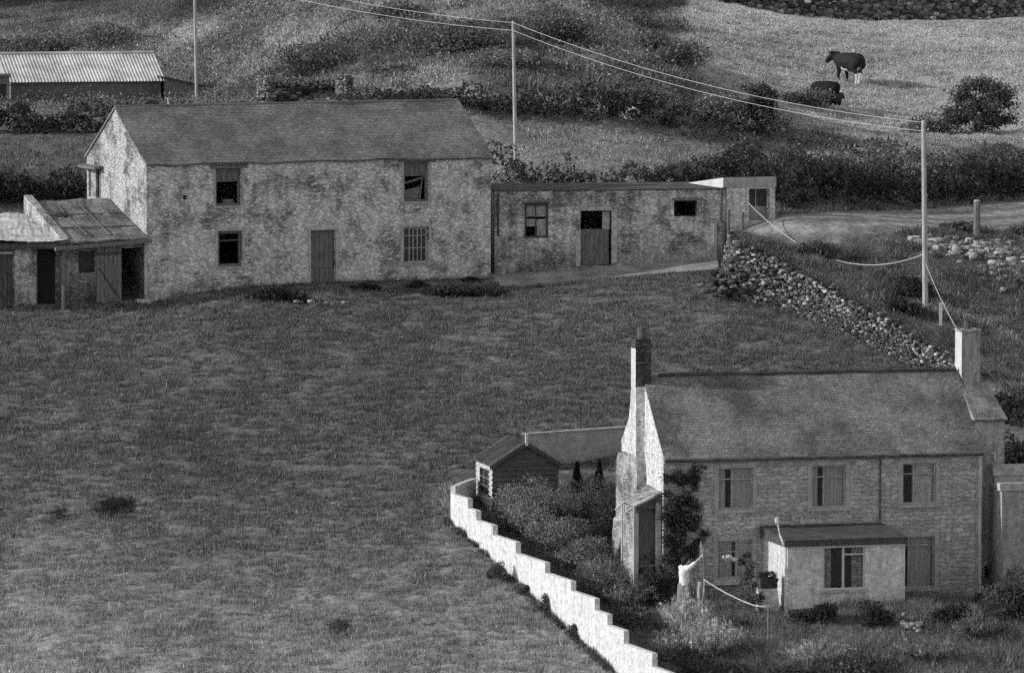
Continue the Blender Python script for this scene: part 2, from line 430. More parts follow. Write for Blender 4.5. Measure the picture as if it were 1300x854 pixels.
def blades(name, X, Y, h, w, tone, kind_mat='grass', lean=.5, per=1, z=None):
    n = len(X)
    Z = ground(X, Y) if z is None else z
    a = rng.uniform(0, 2 * math.pi, n); hh = h * rng.uniform(.5, 1.5, n)
    lx = rng.normal(size=n) * lean * hh; ly = rng.normal(size=n) * lean * hh
    ww = w * rng.uniform(.6, 1.4, n)
    A = np.stack([X - np.cos(a) * ww, Y - np.sin(a) * ww, Z - .02], 1)
    B = np.stack([X + np.cos(a) * ww, Y + np.sin(a) * ww, Z - .02], 1)
    T = np.stack([X + lx, Y + ly, Z + hh], 1)
    V = np.stack([A, B, T], 1).reshape(-1, 3); Fc = np.arange(3 * n).reshape(n, 3)
    return mesh_np(name, V, Fc, kind_mat, np.repeat(tone, 3))
# -------- stones
def ico():
    t = (1 + 5 ** .5) / 2
    v = [(-1, t, 0), (1, t, 0), (-1, -t, 0), (1, -t, 0), (0, -1, t), (0, 1, t), (0, -1, -t), (0, 1, -t), (t, 0, -1), (t, 0, 1), (-t, 0, -1), (-t, 0, 1)]
    f = [(0, 11, 5), (0, 5, 1), (0, 1, 7), (0, 7, 10), (0, 10, 11), (1, 5, 9), (5, 11, 4), (11, 10, 2), (10, 7, 6), (7, 1, 8), (3, 9, 4), (3, 4, 2), (3, 2, 6), (3, 6, 8), (3, 8, 9), (4, 9, 5), (2, 4, 11), (6, 2, 10), (8, 6, 7), (9, 8, 1)]
    v = [Vector(x).normalized() for x in v]; c = {}; g = []
    def mid(a, b):
        k = (min(a, b), max(a, b))
        if k not in c: c[k] = len(v); v.append(((v[a] + v[b]) / 2).normalized())
        return c[k]
    for a, b, d in f:
        x, y, z = mid(a, b), mid(b, d), mid(d, a); g += [(a, x, z), (b, y, x), (d, z, y), (x, y, z)]
    return np.array(v), np.array(g)
ICV, ICF = ico()
def stones_mesh(name, items, mat='stone', parent=None):
    """items = [(x,y,z, sx,sy,sz, tone)]"""
    Vs, Fs, T = [], [], []
    for k, (x, y, z, sx, sy, sz, t, *yaw) in enumerate(items):
        v = np.sign(ICV) * np.abs(ICV) ** (.3 if yaw else .5) * (1 + rng.normal(size=(len(ICV), 3)) * (.09 if yaw else .13))
        v = v * np.array([sx, sy, sz]); a = yaw[0] + rng.normal() * .14 if yaw else rng.normal() * .5
        v = np.stack([v[:, 0] * math.cos(a) - v[:, 1] * math.sin(a), v[:, 0] * math.sin(a) + v[:, 1] * math.cos(a), v[:, 2]], 1)
        Vs.append(v + np.array([x, y, z])); Fs.append(ICF + k * len(ICV)); T.append(np.full(len(ICV), t))
    return mesh_np(name, np.concatenate(Vs), np.concatenate(Fs), mat, np.concatenate(T), parent)
def piece(pts, per, s0=.1, s1=.22, t0=.15, t1=.5):
    out = []
    for p in pts: out.append((p[0], p[1], p[2], rng.uniform(s0, s1), rng.uniform(s0, s1), rng.uniform(s0, s1) * .7, rng.uniform(t0, t1)))
    return out

# ------------------------------------------------------------------ building helper
class Bld:
    def __init__(s, O, rz, label, name, cat, group=None):
        s.O = Vector(O); s.t = rz
        s.eu = (math.cos(rz), math.sin(rz)); s.ed = (-math.sin(rz), math.cos(rz))
        s.root = thing(name, O, label, cat, rz, group)
    def hit(s, px, py, y=0.0):
        a, b = ray(px, py)
        D = (y + s.O.x * s.ed[0] + s.O.y * s.ed[1]) / (a * s.ed[0] + s.ed[1])
        return (a * D - s.O.x) * s.eu[0] + (D - s.O.y) * s.eu[1], CAMZ + b * D - s.O.z
    def hits(s, px, py, u=0.0):
        a, b = ray(px, py)
        D = (u + s.O.x * s.eu[0] + s.O.y * s.eu[1]) / (a * s.eu[0] + s.eu[1])
        return (a * D - s.O.x) * s.ed[0] + (D - s.O.y) * s.ed[1], CAMZ + b * D - s.O.z
    def op(s, x0, y0, x1, y1, y=0.0):
        u0, z1 = s.hit(x0, y0, y); u1, z0 = s.hit(x1, y1, y)
        return (u0, u1, z0, z1)
    def world(s, u, y, z):
        return Vector((s.O.x + u * s.eu[0] + y * s.ed[0], s.O.y + u * s.eu[1] + y * s.ed[1], s.O.z + z))
def wall(mb, fn, a0, a1, z0, z1, ops=(), reveal=.2):
    """sheet of masonry with real openings and reveals; fn(a, depth, z) -> point"""
    A = sorted({a0, a1, *[o[0] for o in ops], *[o[1] for o in ops]}); Z = sorted({z0, z1, *[o[2] for o in ops], *[o[3] for o in ops]})
    for i in range(len(A) - 1):
        for j in range(len(Z) - 1):
            ca, cz = (A[i] + A[i + 1]) / 2, (Z[j] + Z[j + 1]) / 2
            if any(o[0] < ca < o[1] and o[2] < cz < o[3] for o in ops): continue
            mb.poly([fn(A[i], 0, Z[j]), fn(A[i + 1], 0, Z[j]), fn(A[i + 1], 0, Z[j + 1]), fn(A[i], 0, Z[j + 1])])
    for o in ops:
        l, r, b, t = o[:4]; d = reveal
        mb.poly([fn(l, 0, b), fn(l, d, b), fn(l, d, t), fn(l, 0, t)]); mb.poly([fn(r, 0, b), fn(r, 0, t), fn(r, d, t), fn(r, d, b)])
        mb.poly([fn(l, 0, t), fn(l, d, t), fn(r, d, t), fn(r, 0, t)]); mb.poly([fn(l, 0, b), fn(r, 0, b), fn(r, d, b), fn(l, d, b)])
def front(y=0.0): return lambda a, d, z: (a, y + d, z)
def backw(y): return lambda a, d, z: (a, y - d, z)
def leftw(u): return lambda a, d, z: (u + d, a, z)
def rightw(u): return lambda a, d, z: (u - d, a, z)
def roof_sheet(mb, A, B, Cc, Dd, t=.06, nu=14, nv=5, sag=.025, seed=1):
    """A,B = eave left/right, C,D = ridge right/left : a slightly uneven roof plane with an edge"""
    A, B, Cc, Dd = map(Vector, (A, B, Cc, Dd)); k = len(mb.v)
    nrm = (B - A).cross(Dd - A).normalized()
    if nrm.z < 0: nrm = -nrm
    for j in range(nv + 1):
        for i in range(nu + 1):
            u, v = i / nu, j / nv
            p = (A * (1 - u) + B * u) * (1 - v) + (Dd * (1 - u) + Cc * u) * v
            o = (float(vnoise(np.array([i * .45 + seed * 9]), np.array([j * .6]), seed)[0]) - .5) * 2 * sag
            mb.v.append(tuple(p + nrm * o))
    n2 = len(mb.v)
    for q in range(k, n2): mb.v.append(tuple(Vector(mb.v[q]) - nrm * t))
    W = nu + 1
    for j in range(nv):
        for i in range(nu):
            a = k + j * W + i; mb.f.append((a, a + 1, a + 1 + W, a + W))
            a += n2 - k; mb.f.append((a + W, a + 1 + W, a + 1, a))
    rim = [k + i for i in range(W)] + [k + j * W + nu for j in range(1, nv + 1)] + [k + nv * W + i for i in range(nu - 1, -1, -1)] + [k + j * W for j in range(nv - 1, 0, -1)]
    for a, b in zip(rim, rim[1:] + rim[:1]): mb.f.append((a, a + n2 - k, b + n2 - k, b))
def frame_bars(mb, o, y, f, t=.05, ver=(), hor=(), bar=.03):
    l, r, b, tt = o
    mb.box(l, l + f, y, y + t, b, tt).box(r - f, r, y, y + t, b, tt).box(l + f, r - f, y, y + t, b, b + f).box(l + f, r - f, y, y + t, tt - f, tt)
    for v in ver: mb.box(v - bar / 2, v + bar / 2, y + .004, y + t - .004, b + f, tt - f)
    for h in hor: mb.box(l + f, r - f, y + .008, y + t - .008, h - bar / 2, h + bar / 2)
def folds(mb, l, r, y, b, t, n=None, amp=.02):
    """a hanging cloth with folds"""
    n = n or max(4, int((r - l) / .05)); k = len(mb.v)
    for i in range(n + 1):
        x = l + (r - l) * i / n; yy = y + amp * .6 * math.sin(i * 2.1) + rnd.uniform(-.006, .006)
        mb.v += [(x, yy, b), (x, yy * .6 + y * .4, t)]
    for i in range(n): mb.f.append((k + 2 * i, k + 2 * i + 2, k + 2 * i + 3, k + 2 * i + 1))

# ================================================================== STONE BARN
def build_barn():
    B = Bld(P(187, 384, 186), R(25), 'long two-storey stone barn with slate roof, flaking limewash and a bright sunlit gable', 'stone_barn', 'barn')
    rt = B.root
    L = B.hit(623, 300)[0]; W = 5.9; ze = B.hit(187, 207)[1]; zr = B.hit(146, 137, W / 2)[1]
    ops = [B.op(273.6, 214.5, 306.5, 261), B.op(276.5, 293.5, 308, 338), B.op(512.7, 206.5, 544.5, 256), B.op(512, 288.5, 544.6, 334), B.op(394.5, 292.5, 426, 371.5)]
    hole = B.op(232.5, 248, 238, 253.5)
    mb = MB(); wall(mb, front(), 0, L, -1, ze, ops + [hole], .28)
    wall(mb, backw(W), 0, L, -1, ze); wall(mb, rightw(L), 0, W, -1, ze); mb.poly([(L, 0, ze), (L, W, ze), (L, W / 2, zr)])
    mb.build('wall', 'barn', rt)
    # sunlit gable with loft opening near its back corner
    y1, zt = B.hits(112.5, 213); y0, zb = B.hits(128.5, 252)
    mb = MB(); wall(mb, leftw(-.004), 0, W, -1, ze, [(y0, y1, zb, zt)], .35); mb.poly([(-.004, 0, ze), (-.004, W, ze), (-.004, W / 2, zr)])
    mb.build('gable_wall', 'gable', rt, 'sunlit gable wall with flaking limewash')
    mb = MB(); mb.box(.08, .16, y1 - .5, y1 - .02, zb, zt); mb.build('loft_jamb', 'gable', rt)
    mb = MB(); mb.box(.2, .26, y0 + .03, y1 - .5, zb, zt - .05); mb.build('loft_door', 'gwood', rt)
    mb = MB(); mb.hexa([(-.35, y0 - .25, zt + .02), (.1, y0 - .25, zt + .06), (.1, y1 + .2, zt + .06), (-.35, y1 + .2, zt + .02)],
                       [(-.35, y0 - .25, zt + .1), (.1, y0 - .25, zt + .14), (.1, y1 + .2, zt + .14), (-.35, y1 + .2, zt + .1)]); mb.build('loft_canopy', 'gwood', rt)
    mb = MB(); s = (zr - ze) / (W / 2); ov = .14
    roof_sheet(mb, (-.06, -ov, ze - ov * s + .03), (L + .06, -ov, ze - ov * s + .03), (L + .06, W / 2, zr + .05), (-.06, W / 2, zr + .05), .07, 26, 6, .06, 3)
    roof_sheet(mb, (L + .06, W + ov, ze - ov * s + .03), (-.06, W + ov, ze - ov * s + .03), (-.06, W / 2, zr + .05), (L + .06, W / 2, zr + .05), .07, 10, 3, .03, 4)
    rf = mb.build('roof', 'slate', rt)
    mb = MB(); mb.tube((-.06, W / 2, zr + .03), (L + .06, W / 2, zr + .03), .07, .07, 6); mb.build('ridge', 'slate', rf)
    # white-washed edge of the gable coping
    # windows
    def boards(o, y, mat, par, nm='boarding', gap=.012):
        mb = MB(); l, r, b, t = o; n = max(2, int((r - l) / .16)); w = (r - l) / n
        for i in range(n): mb.box(l + i * w + gap / 2, l + (i + 1) * w - gap / 2, y + rnd.uniform(0, .012), y + .035, b, t)
        return mb.build(nm, mat, par)
    for i, o in enumerate(ops[:4]):
        l, r, b, t = o; mb = MB(); h = t - b
        if i in (0, 2):
            frame_bars(mb, (l + .02, r - .02, b + .02, t - .02), .12, .07, .07, hor=[t - .34 * h])
            w = mb.build('window', 'gwood', rt, 'broken upper window with boarded top third')
            boards((l + .09, r - .09, t - .33 * h, t - .09), .14, 'gwood', w)
            if i == 2:
                mb = MB(); mb.slab([(l + .12, .22, b + .1), (r - .35, .2, b + .1), (r - .2, .3, b + .55), (l + .1, .3, b + .4)], .02)
                mb.slab([(l + .1, .25, b + .62), (r - .1, .2, t - .42 * h), (r - .1, .24, t - .36 * h), (l + .1, .29, b + .7)], .02)
                mb.slab([(r - .3, .24, b + .1), (r - .22, .24, b + .1), (r - .1, .26, t - .4 * h), (r - .16, .26, t - .4 * h)], .02)
                mb.build('broken_board', 'gwood', w)
            else:
                mb = MB(); mb.box(l + .35, r - .2, .22, .3, b + .02, b + .22); mb.build('broken_board', 'gwood', w)
        elif i == 1:
            frame_bars(mb, (l + .02, r - .02, b + .02, t - .02), .12, .08, .07, hor=[t - .27 * h])
            w = mb.build('window', 'gwood', rt, 'lower window with dark open sash')
        else:
            n = 5; frame_bars(mb, (l + .02, r - .02, b + .02, t - .02), .12, .06, .06, ver=[l + .12 + (r - l - .2) * k / n for k in range(1, n)], hor=[t - .24 * h, b + .42 * h], bar=.028)
            w = mb.build('window', 'trim', rt, 'lower window with pale glazing bars')
        mb = MB(); mb.box(l + .04, r - .04, .3, .32, b, t); 
        if i == 3: MB().poly([(l + .05, .155, b + .05), (r - .05, .155, b + .05), (r - .05, .155, t - .05), (l + .05, .155, t - .05)]).build('pane', 'glass', w)
        mb = MB(); mb.box(l - .06, r + .06, -.05, .1, b - .07, b + .015); mb.build('sill', 'surround', w)
        if i in (1, 3):
            mb = MB(); mb.box(l - .1, r + .1, -.012, .05, t, t + .13); mb.build('lintel', 'trim', w)
        else:
            mb = MB(); mb.box(l - .2, r + .25, -.015, .1, t - .0, t + .16); mb.build('lintel', 'gwood', w)
        for q in (-1, 1):
            x = l if q < 0 else r
            mb = MB(); mb.box(min(x, x + q * .09), max(x, x + q * .09), -.01, .02, b, t); mb.build('jamb', 'surround' if i % 2 == 0 else 'trim', w)
    l, r, b, t = ops[4]
    d = boards((l + .02, r - .02, b + .02, t - .02), .12, 'gwood', rt, 'door')
    mb = MB(); mb.box(l - .1, l, -.02, .05, b, t + .09).box(r, r + .12, -.02, .05, b, t + .09).box(l, r, -.02, .05, t, t + .09); mb.build('door_frame', 'trim', d)
    mb = MB(); mb.box(l + .1, r - .1, .1, .125, b + .9, b + 1.0); mb.build('ledge', 'gwood', d)
    return B, L, ze
BARN, BL, BZE = build_barn()

# ================================================================== LEAN-TO SHEDS on the left of the barn
def build_lean():
    O = BARN.O.copy(); B = Bld(P(187, 384, 185.9) , R(25), 'open-fronted lean-to with sloping patched slate roof against the barn gable', 'lean_to', 'outbuilding')
    rt = B.root; Y = 3.7
    zE = B.hit(186, 303, -.15)[1]; zR = B.hit(140, 252, Y)[1]
    uL = B.hit(92, 308, -.15)[0]; uR = B.hit(40, 254, Y)[0]; ul = min(uL, uR); ul = (uL + uR) / 2
    mb = MB(); roof_sheet(mb, (ul, -.15, zE), (-.03, -.15, zE), (-.03, Y, zR), (ul, Y, zR), .06, 14, 8, .05, 7)
    rf = mb.build('roof', 'tile', rt)
    mb = MB()
    for k in (.3, .62):
        y = -.15 + (Y + .15) * k; z = zE + (zR - zE) * k
        mb.tube((ul + .1, y, z + .03), (-.1, y, z + .035), .022, .022, 5)
    for u in (ul * .75, ul * .45): mb.tube((u, .2, zE + .05 + (zR - zE) * .09), (u, Y - .5, zR - (zR - zE) * .12), .02, .02, 5)
    mb.build('roof_seam', 'gwood', rf)
    mb = MB(); mb.slab([(ul + .42, 2.05, zE + (zR - zE) * .575 + .05), (ul + .75, 2.05, zE + (zR - zE) * .575 + .05), (ul + .75, 2.4, zE + (zR - zE) * .66 + .055), (ul + .42, 2.4, zE + (zR - zE) * .66 + .055)], .02); mb.build('painted_roof_hole', 'dark', rf)  # dark slab laid on the slates imitates a shaded hole
    # left parapet gable, whitewashed
    mb = MB(); mb.hexa([(ul - .3, .1, -1), (ul, .1, -1), (ul, Y + .1, -1), (ul - .3, Y + .1, -1)], [(ul - .3, .1, zE + .1), (ul, .1, zE + .1), (ul, Y + .1, zR + .2), (ul - .3, Y + .1, zR + .2)])
    mb.build('parapet', 'gable', rt)
    op = [B.op(154.5, 315, 183, 381), B.op(47, 315, 72, 388)]
    u_l = B.hit(76, 320)[0]
    dr = B.op(122, 313, 154, 383); pw = B.op(100, 319, 121, 346)
    mb = MB(); wall(mb, front(.02), u_l, -.02, -1, zE, [op[0], pw], .15)
    wall(mb, backw(Y), ul, -.02, -1, zR); mb.build('wall', 'shedwall', rt)
    def planks(o, nm, mat, par, y=0.0):
        mb = MB(); l, r, b, t = o; n = max(2, int((r - l) / .15)); w = (r - l) / n
        for i in range(n): mb.box(l + i * w + .006, l + (i + 1) * w - .006, y - .03, y, b + rnd.uniform(-.03, .03), t)
        return mb.build(nm, mat, par)
    d = planks(dr, 'door', 'gwood', rt, .012)
    l, r, b, t = dr
    mb = MB(); mb.hexa([(l + .05, -.035, t - .75), (l + .05, -.02, t - .75), (l + .14, -.02, t - .75), (l + .14, -.035, t - .75)], [(r - .16, -.035, b + .15), (r - .16, -.02, b + .15), (r - .06, -.02, b + .15), (r - .06, -.035, b + .15)])
    mb.box(l + .02, r - .02, -.04, -.02, t - .3, t - .2); mb.build('brace', 'dwood', d)
    MB().poly([(pw[0], .12, pw[2]), (pw[1], .12, pw[2]), (pw[1], .12, pw[3]), (pw[0], .12, pw[3])]).build('patched_window', 'dark', rt, 'small window patched with sacking')
    mb = MB(); mb.tube((u_l + .1, -.03, -1), (u_l + .12, -.03, zE - .12), .075, .06, 8); mb.build('post', 'gwood', rt, smooth=True)
    mb = MB(); mb.tube((-.06, -.03, -1), (-.06, -.03, zE - .1), .06, .06, 8); mb.build('post', 'trim', rt, smooth=True)
    mb = MB(); mb.hexa([(ul - .6, -.24, zE - .32), (.1, -.24, zE - .14), (.1, -.1, zE - .14), (ul - .6, -.1, zE - .32)], [(ul - .6, -.24, zE - .2), (.1, -.24, zE - .0), (.1, -.1, zE - .0), (ul - .6, -.1, zE - .2)]); mb.build('eave_beam', 'gwood', rt)
    # second shed
    B2 = Bld(P(76, 388, 184.7), R(12), 'low white-roofed shed with boarded doors, leftmost of the sheds by the barn', 'white_roofed_shed', 'outbuilding')
    r2 = B2.root; Y2 = 3.2
    z1 = B2.hit(76, 304)[1]; uA = B2.hit(-60, 300)[0]
    mb = MB(); k = len(mb.v); n = 40; m = 8
    za = B2.hit(20, 270, Y2)[1]
    for i in range(n + 1):
        u = uA + (.25 - uA) * i / n
        fall = max(0, (u - (-1.9)) / 2.1); 
        for j in range(m + 1):
            v = j / m; zz = z1 + (za - z1) * v * (1 - .55 * fall ** 2) + .012 * math.sin(u * 60) + .05 * math.sin(u * 1.9 + v * 3) + rnd.uniform(-.012, .012)
            mb.v.append((u, -.25 + (Y2 + .25) * v, zz))
    for i in range(n):
        for j in range(m): a = k + i * (m + 1) + j; mb.f.append((a, a + m + 1, a + m + 2, a + 1))
    mb.build('roof', 'wtin', r2)
    ow = B2.op(47, 315, 72, 386); od = B2.op(-10, 322, 16, 390)
    mb = MB(); wall(mb, front(0), uA, 0, -1, z1 - .12, [ow, od], .2); wall(mb, rightw(0), 0, Y2, -1, z1 - .15); wall(mb, backw(Y2), uA, 0, -1, z1); wall(mb, leftw(uA), 0, Y2, -1, z1)
    mb.build('wall', 'shedwall', r2)
    MB().poly([(uA, .5, -1), (0, .5, -1), (0, .5, z1 - .14), (uA, .5, z1 - .14)]).build('added_dark_liner', 'room', r2)  # dark sheet added so the shed opening looks unlit
    pl = B2.op(18, 314, 46, 386)
    MB().poly([(pl[0], -.012, pl[2]), (pl[1], -.012, pl[2]), (pl[1], -.012, pl[3]), (pl[0], -.012, pl[3])]).build('plaster_panel', 'annex', r2)
    d = planks(od, 'door', 'dwood', r2, .06); l, r, b, t = od
    mb = MB(); mb.box(l, r, -.02, .02, t - .02, t + .06); mb.build('door_head', 'trim', d)
    mb = MB(); mb.box(uA, .1, -.3, -.16, z1 - .3, z1 - .12); mb.build('eave_beam', 'dwood', r2)
    for (px, py, w) in ((26, 384, .5), (136, 384, .45), (182, 383, .5)):
        p = gp(px, py + 1); st = stones_mesh('doorstep', [(0, 0, .03, w * .6, .25, .12, .42)]); st.location = p
        tag(st, {26: 'flat pale doorstep stone before the leftmost shed', 136: 'flat pale stone below the braced plank door', 182: 'flat pale stone at the corner of the barn and lean-to'}[px], 'stone')
build_lean()

# ================================================================== LOW ANNEX with flat top, path in front
def build_annex():
    B = Bld(P(628, 351, 192), R(8), 'low flat-topped stone outbuilding with stable door between barn and white block', 'low_outbuilding', 'outbuilding')
    rt = B.root; Lr = B.hit(921, 280)[0]; zt = B.hit(628, 243)[1]; W = 4.2
    ow = B.op(666, 259, 696, 302); od = B.op(737, 267.5, 776.5, 337); ob = B.op(855.7, 254.7, 885, 275)
    mb = MB(); wall(mb, front(), 0, Lr, -1, zt, [ow, od, ob], .25); wall(mb, backw(W), 0, Lr, -1, zt); wall(mb, leftw(0), 0, W, -1, zt); wall(mb, rightw(Lr), 0, W, -1, zt); mb.build('wall', 'annex', rt)
    mb = MB(); mb.box(-.03, Lr + .02, -.04, W + .05, zt + .004, zt + .045); mb.build('roof', 'felt', rt)
    l, r, b, t = ow; h = t - b
    mb = MB(); frame_bars(mb, (l, r, b, t), .08, .07, .07, hor=[b + .62 * h], ver=[(l + r) / 2 - .02]); w = mb.build('window', 'dwood', rt, 'boarded window with one dark broken corner')
    mb = MB(); mb.box(l + .06, r - .06, .11, .13, b + .62 * h, t - .06).box((l + r) / 2 + .03, r - .06, .11, .13, b + .05, b + .55 * h).box(l + .05, (l + r) / 2 + .1, .115, .128, b + .34 * h, b + .55 * h); mb.build('boarding', 'render', w)
    mb = MB(); mb.box(l - .05, r + .05, -.015, .06, t, t + .07); mb.build('lintel', 'dwood', w)
    l, r, b, t = od; h = t - b
    mb = MB(); n = 6; ww = (r - l - .1) / n
    for i in range(n): mb.box(l + .02 + i * ww, l + .02 + (i + 1) * ww - .01, .1, .14, b + .02, b + .64 * h)
    d = mb.build('stable_door', 'gwood', rt)
    mb = MB(); mb.box(r - .32, r - .06, .12, .15, b + .66 * h, t - .05); mb.build('upper_leaf', 'trim', d)
    mb = MB(); mb.box(l + .02, r - .05, .13, .3, b + .64 * h, b + .66 * h); mb.build('door_rail', 'gwood', d)
    mb = MB(); mb.box(r, r + .2, -.03, .05, b + .1, t + .05).box(l, r, -.03, .05, t, t + .13); mb.build('door_frame', 'trim', rt); MB().box(l - .17, l, -.035, .05, b, b + .63 * h).build('door_jamb', 'trim', rt)
    l, r, b, t = ob
    mb = MB(); frame_bars(mb, (l, r, b, t), .15, .04, .05); w = mb.build('window', 'dwood', rt, 'small dark open window')
    mb = MB(); mb.box(l - .06, r + .22, -.02, .1, t, t + .1); mb.build('lintel', 'gwood', w)
    u, z = B.hit(916, 240); mb = MB(); mb.path([(u, -.08, zt - .05), (u - .05, -.08, zt - 1.1), (u + .08, -.08, zt - 1.3), (u + .08, -.08, -.2)], .05); mb.build('downpipe', 'iron', rt)
    u, z = B.hit(632, 245); mb = MB(); mb.tube((u, -.06, zt - .05), (u, -.06, zt - 1.6), .04); mb.build('downpipe', 'iron', rt)
    u, _ = B.hit(906, 300); mb = MB(); mb.box(u - .03, u + .1, -.12, -.02, -.2, zt - 1.25); mb.build('door_post', 'surround', rt)
    # path
    pts = []
    mb = MB(); n = 14
    for i in range(n):
        q = []
        for k in (i, i + 1):
            px = 616 + (912 - 616) * k / n
            yt = 349 - 22.5 * k / n; yb = yt + 15 - 1.5 * k / n
            a = P(px, yt, B.world(B.hit(px, 300)[0], 0, 0).y); b2 = P(px, yb + 1, a.y - 2.3)
            q.append((a, b2))
        (a0, b0), (a1, b1) = q
        dn = Vector((0, 0, -.55)); mb.hexa([b0 + dn, b1 + dn, a1 + dn + Vector((0, .3, 0)), a0 + dn + Vector((0, .3, 0))], [b0, b1, a1 + Vector((0, .3, 0.02)), a0 + Vector((0, .3, .02))])
    o = mb.build('path', 'concrete'); o['kind'] = 'structure'
    # white block
    W0 = Bld(P(922, 301, 193.4), R(20), 'small whitewashed block shelter with slab roof and recessed doorway', 'white_shelter', 'shelter')
    r2 = W0.root; Lr = W0.hit(984, 270)[0]; zt = W0.hit(922, 238)[1]; zf = W0.hit(922, 225.3)[1]; W = 3.3
    od = W0.op(951, 240, 977.5, 279)
    mb = MB(); wall(mb, front(), 0, Lr, -1.2, zt, [od], .35); wall(mb, leftw(0), 0, W, -1.2, zt - .25); wall(mb, rightw(Lr), 0, W, -1.2, zt - .25); wall(mb, backw(W), 0, Lr, -1.2, zt - .3); mb.build('wall', 'block', r2)
    mb = MB(); mb.hexa([(-.13, -.03, zt + .003), (Lr + .03, -.03, zt + .003), (Lr + .03, W, zt - .3), (-.13, W, zt - .3)], [(-.13, -.03, zf), (Lr + .03, -.03, zf), (Lr + .03, W, zf - .36), (-.13, W, zf - .36)]); mb.build('roof_slab', 'surround', r2)
    mb = MB(); mb.box(-.142, -.132, -.05, W - .02, zt - .2, zf - .08)
    mb = MB(); mb.hexa([(-.145, -.04, zt + .004), (-.134, -.04, zt + .004), (-.134, W, zt - .3), (-.145, W, zt - .3)], [(-.145, -.04, zf - .01), (-.134, -.04, zf - .01), (-.134, W, zf - .37), (-.145, W, zf - .37)]); mb.build('roof_edge', 'white', r2)  # paler sheet paints the sunlit left face of the slab
    l, r, b, t = od
    mb = MB(); mb.box(l, r, .4, .44, b, b + .42 * (t - b)); mb.build('lower_board', 'surround', r2)
    mb = MB(); mb.box(l, r, .42, .46, b + .42 * (t - b), t); mb.build('upper_board', 'dwood', r2)
    mb = MB(); mb.box((l + r) / 2 - .02, (l + r) / 2 + .02, .36, .41, b + .4 * (t - b), t); mb.build('door_bar', 'trim', r2)
    # gate
    g = Bld(P(924, 308, 192.2), R(12), 'small grey wooden bar gate leaning in front of the white shelter', 'bar_gate', 'gate')
    gr = g.root; a = g.op(926, 270, 944, 306)
    l, r, b, t = a; mb = MB(); mb.box(l - .05, l + .03, 0, .07, b - .3, t + .1).box(r - .05, r + .03, 0, .07, b - .3, t); mb.build('gate_post', 'gwood', gr)
    mb = MB()
    for k in range(4): z = b + .12 + (t - b - .2) * k / 3; mb.box(l + .03, r - .05, .015, .05, z - .035, z + .035)
    mb.build('gate_rail', 'trim', gr)
build_annex()

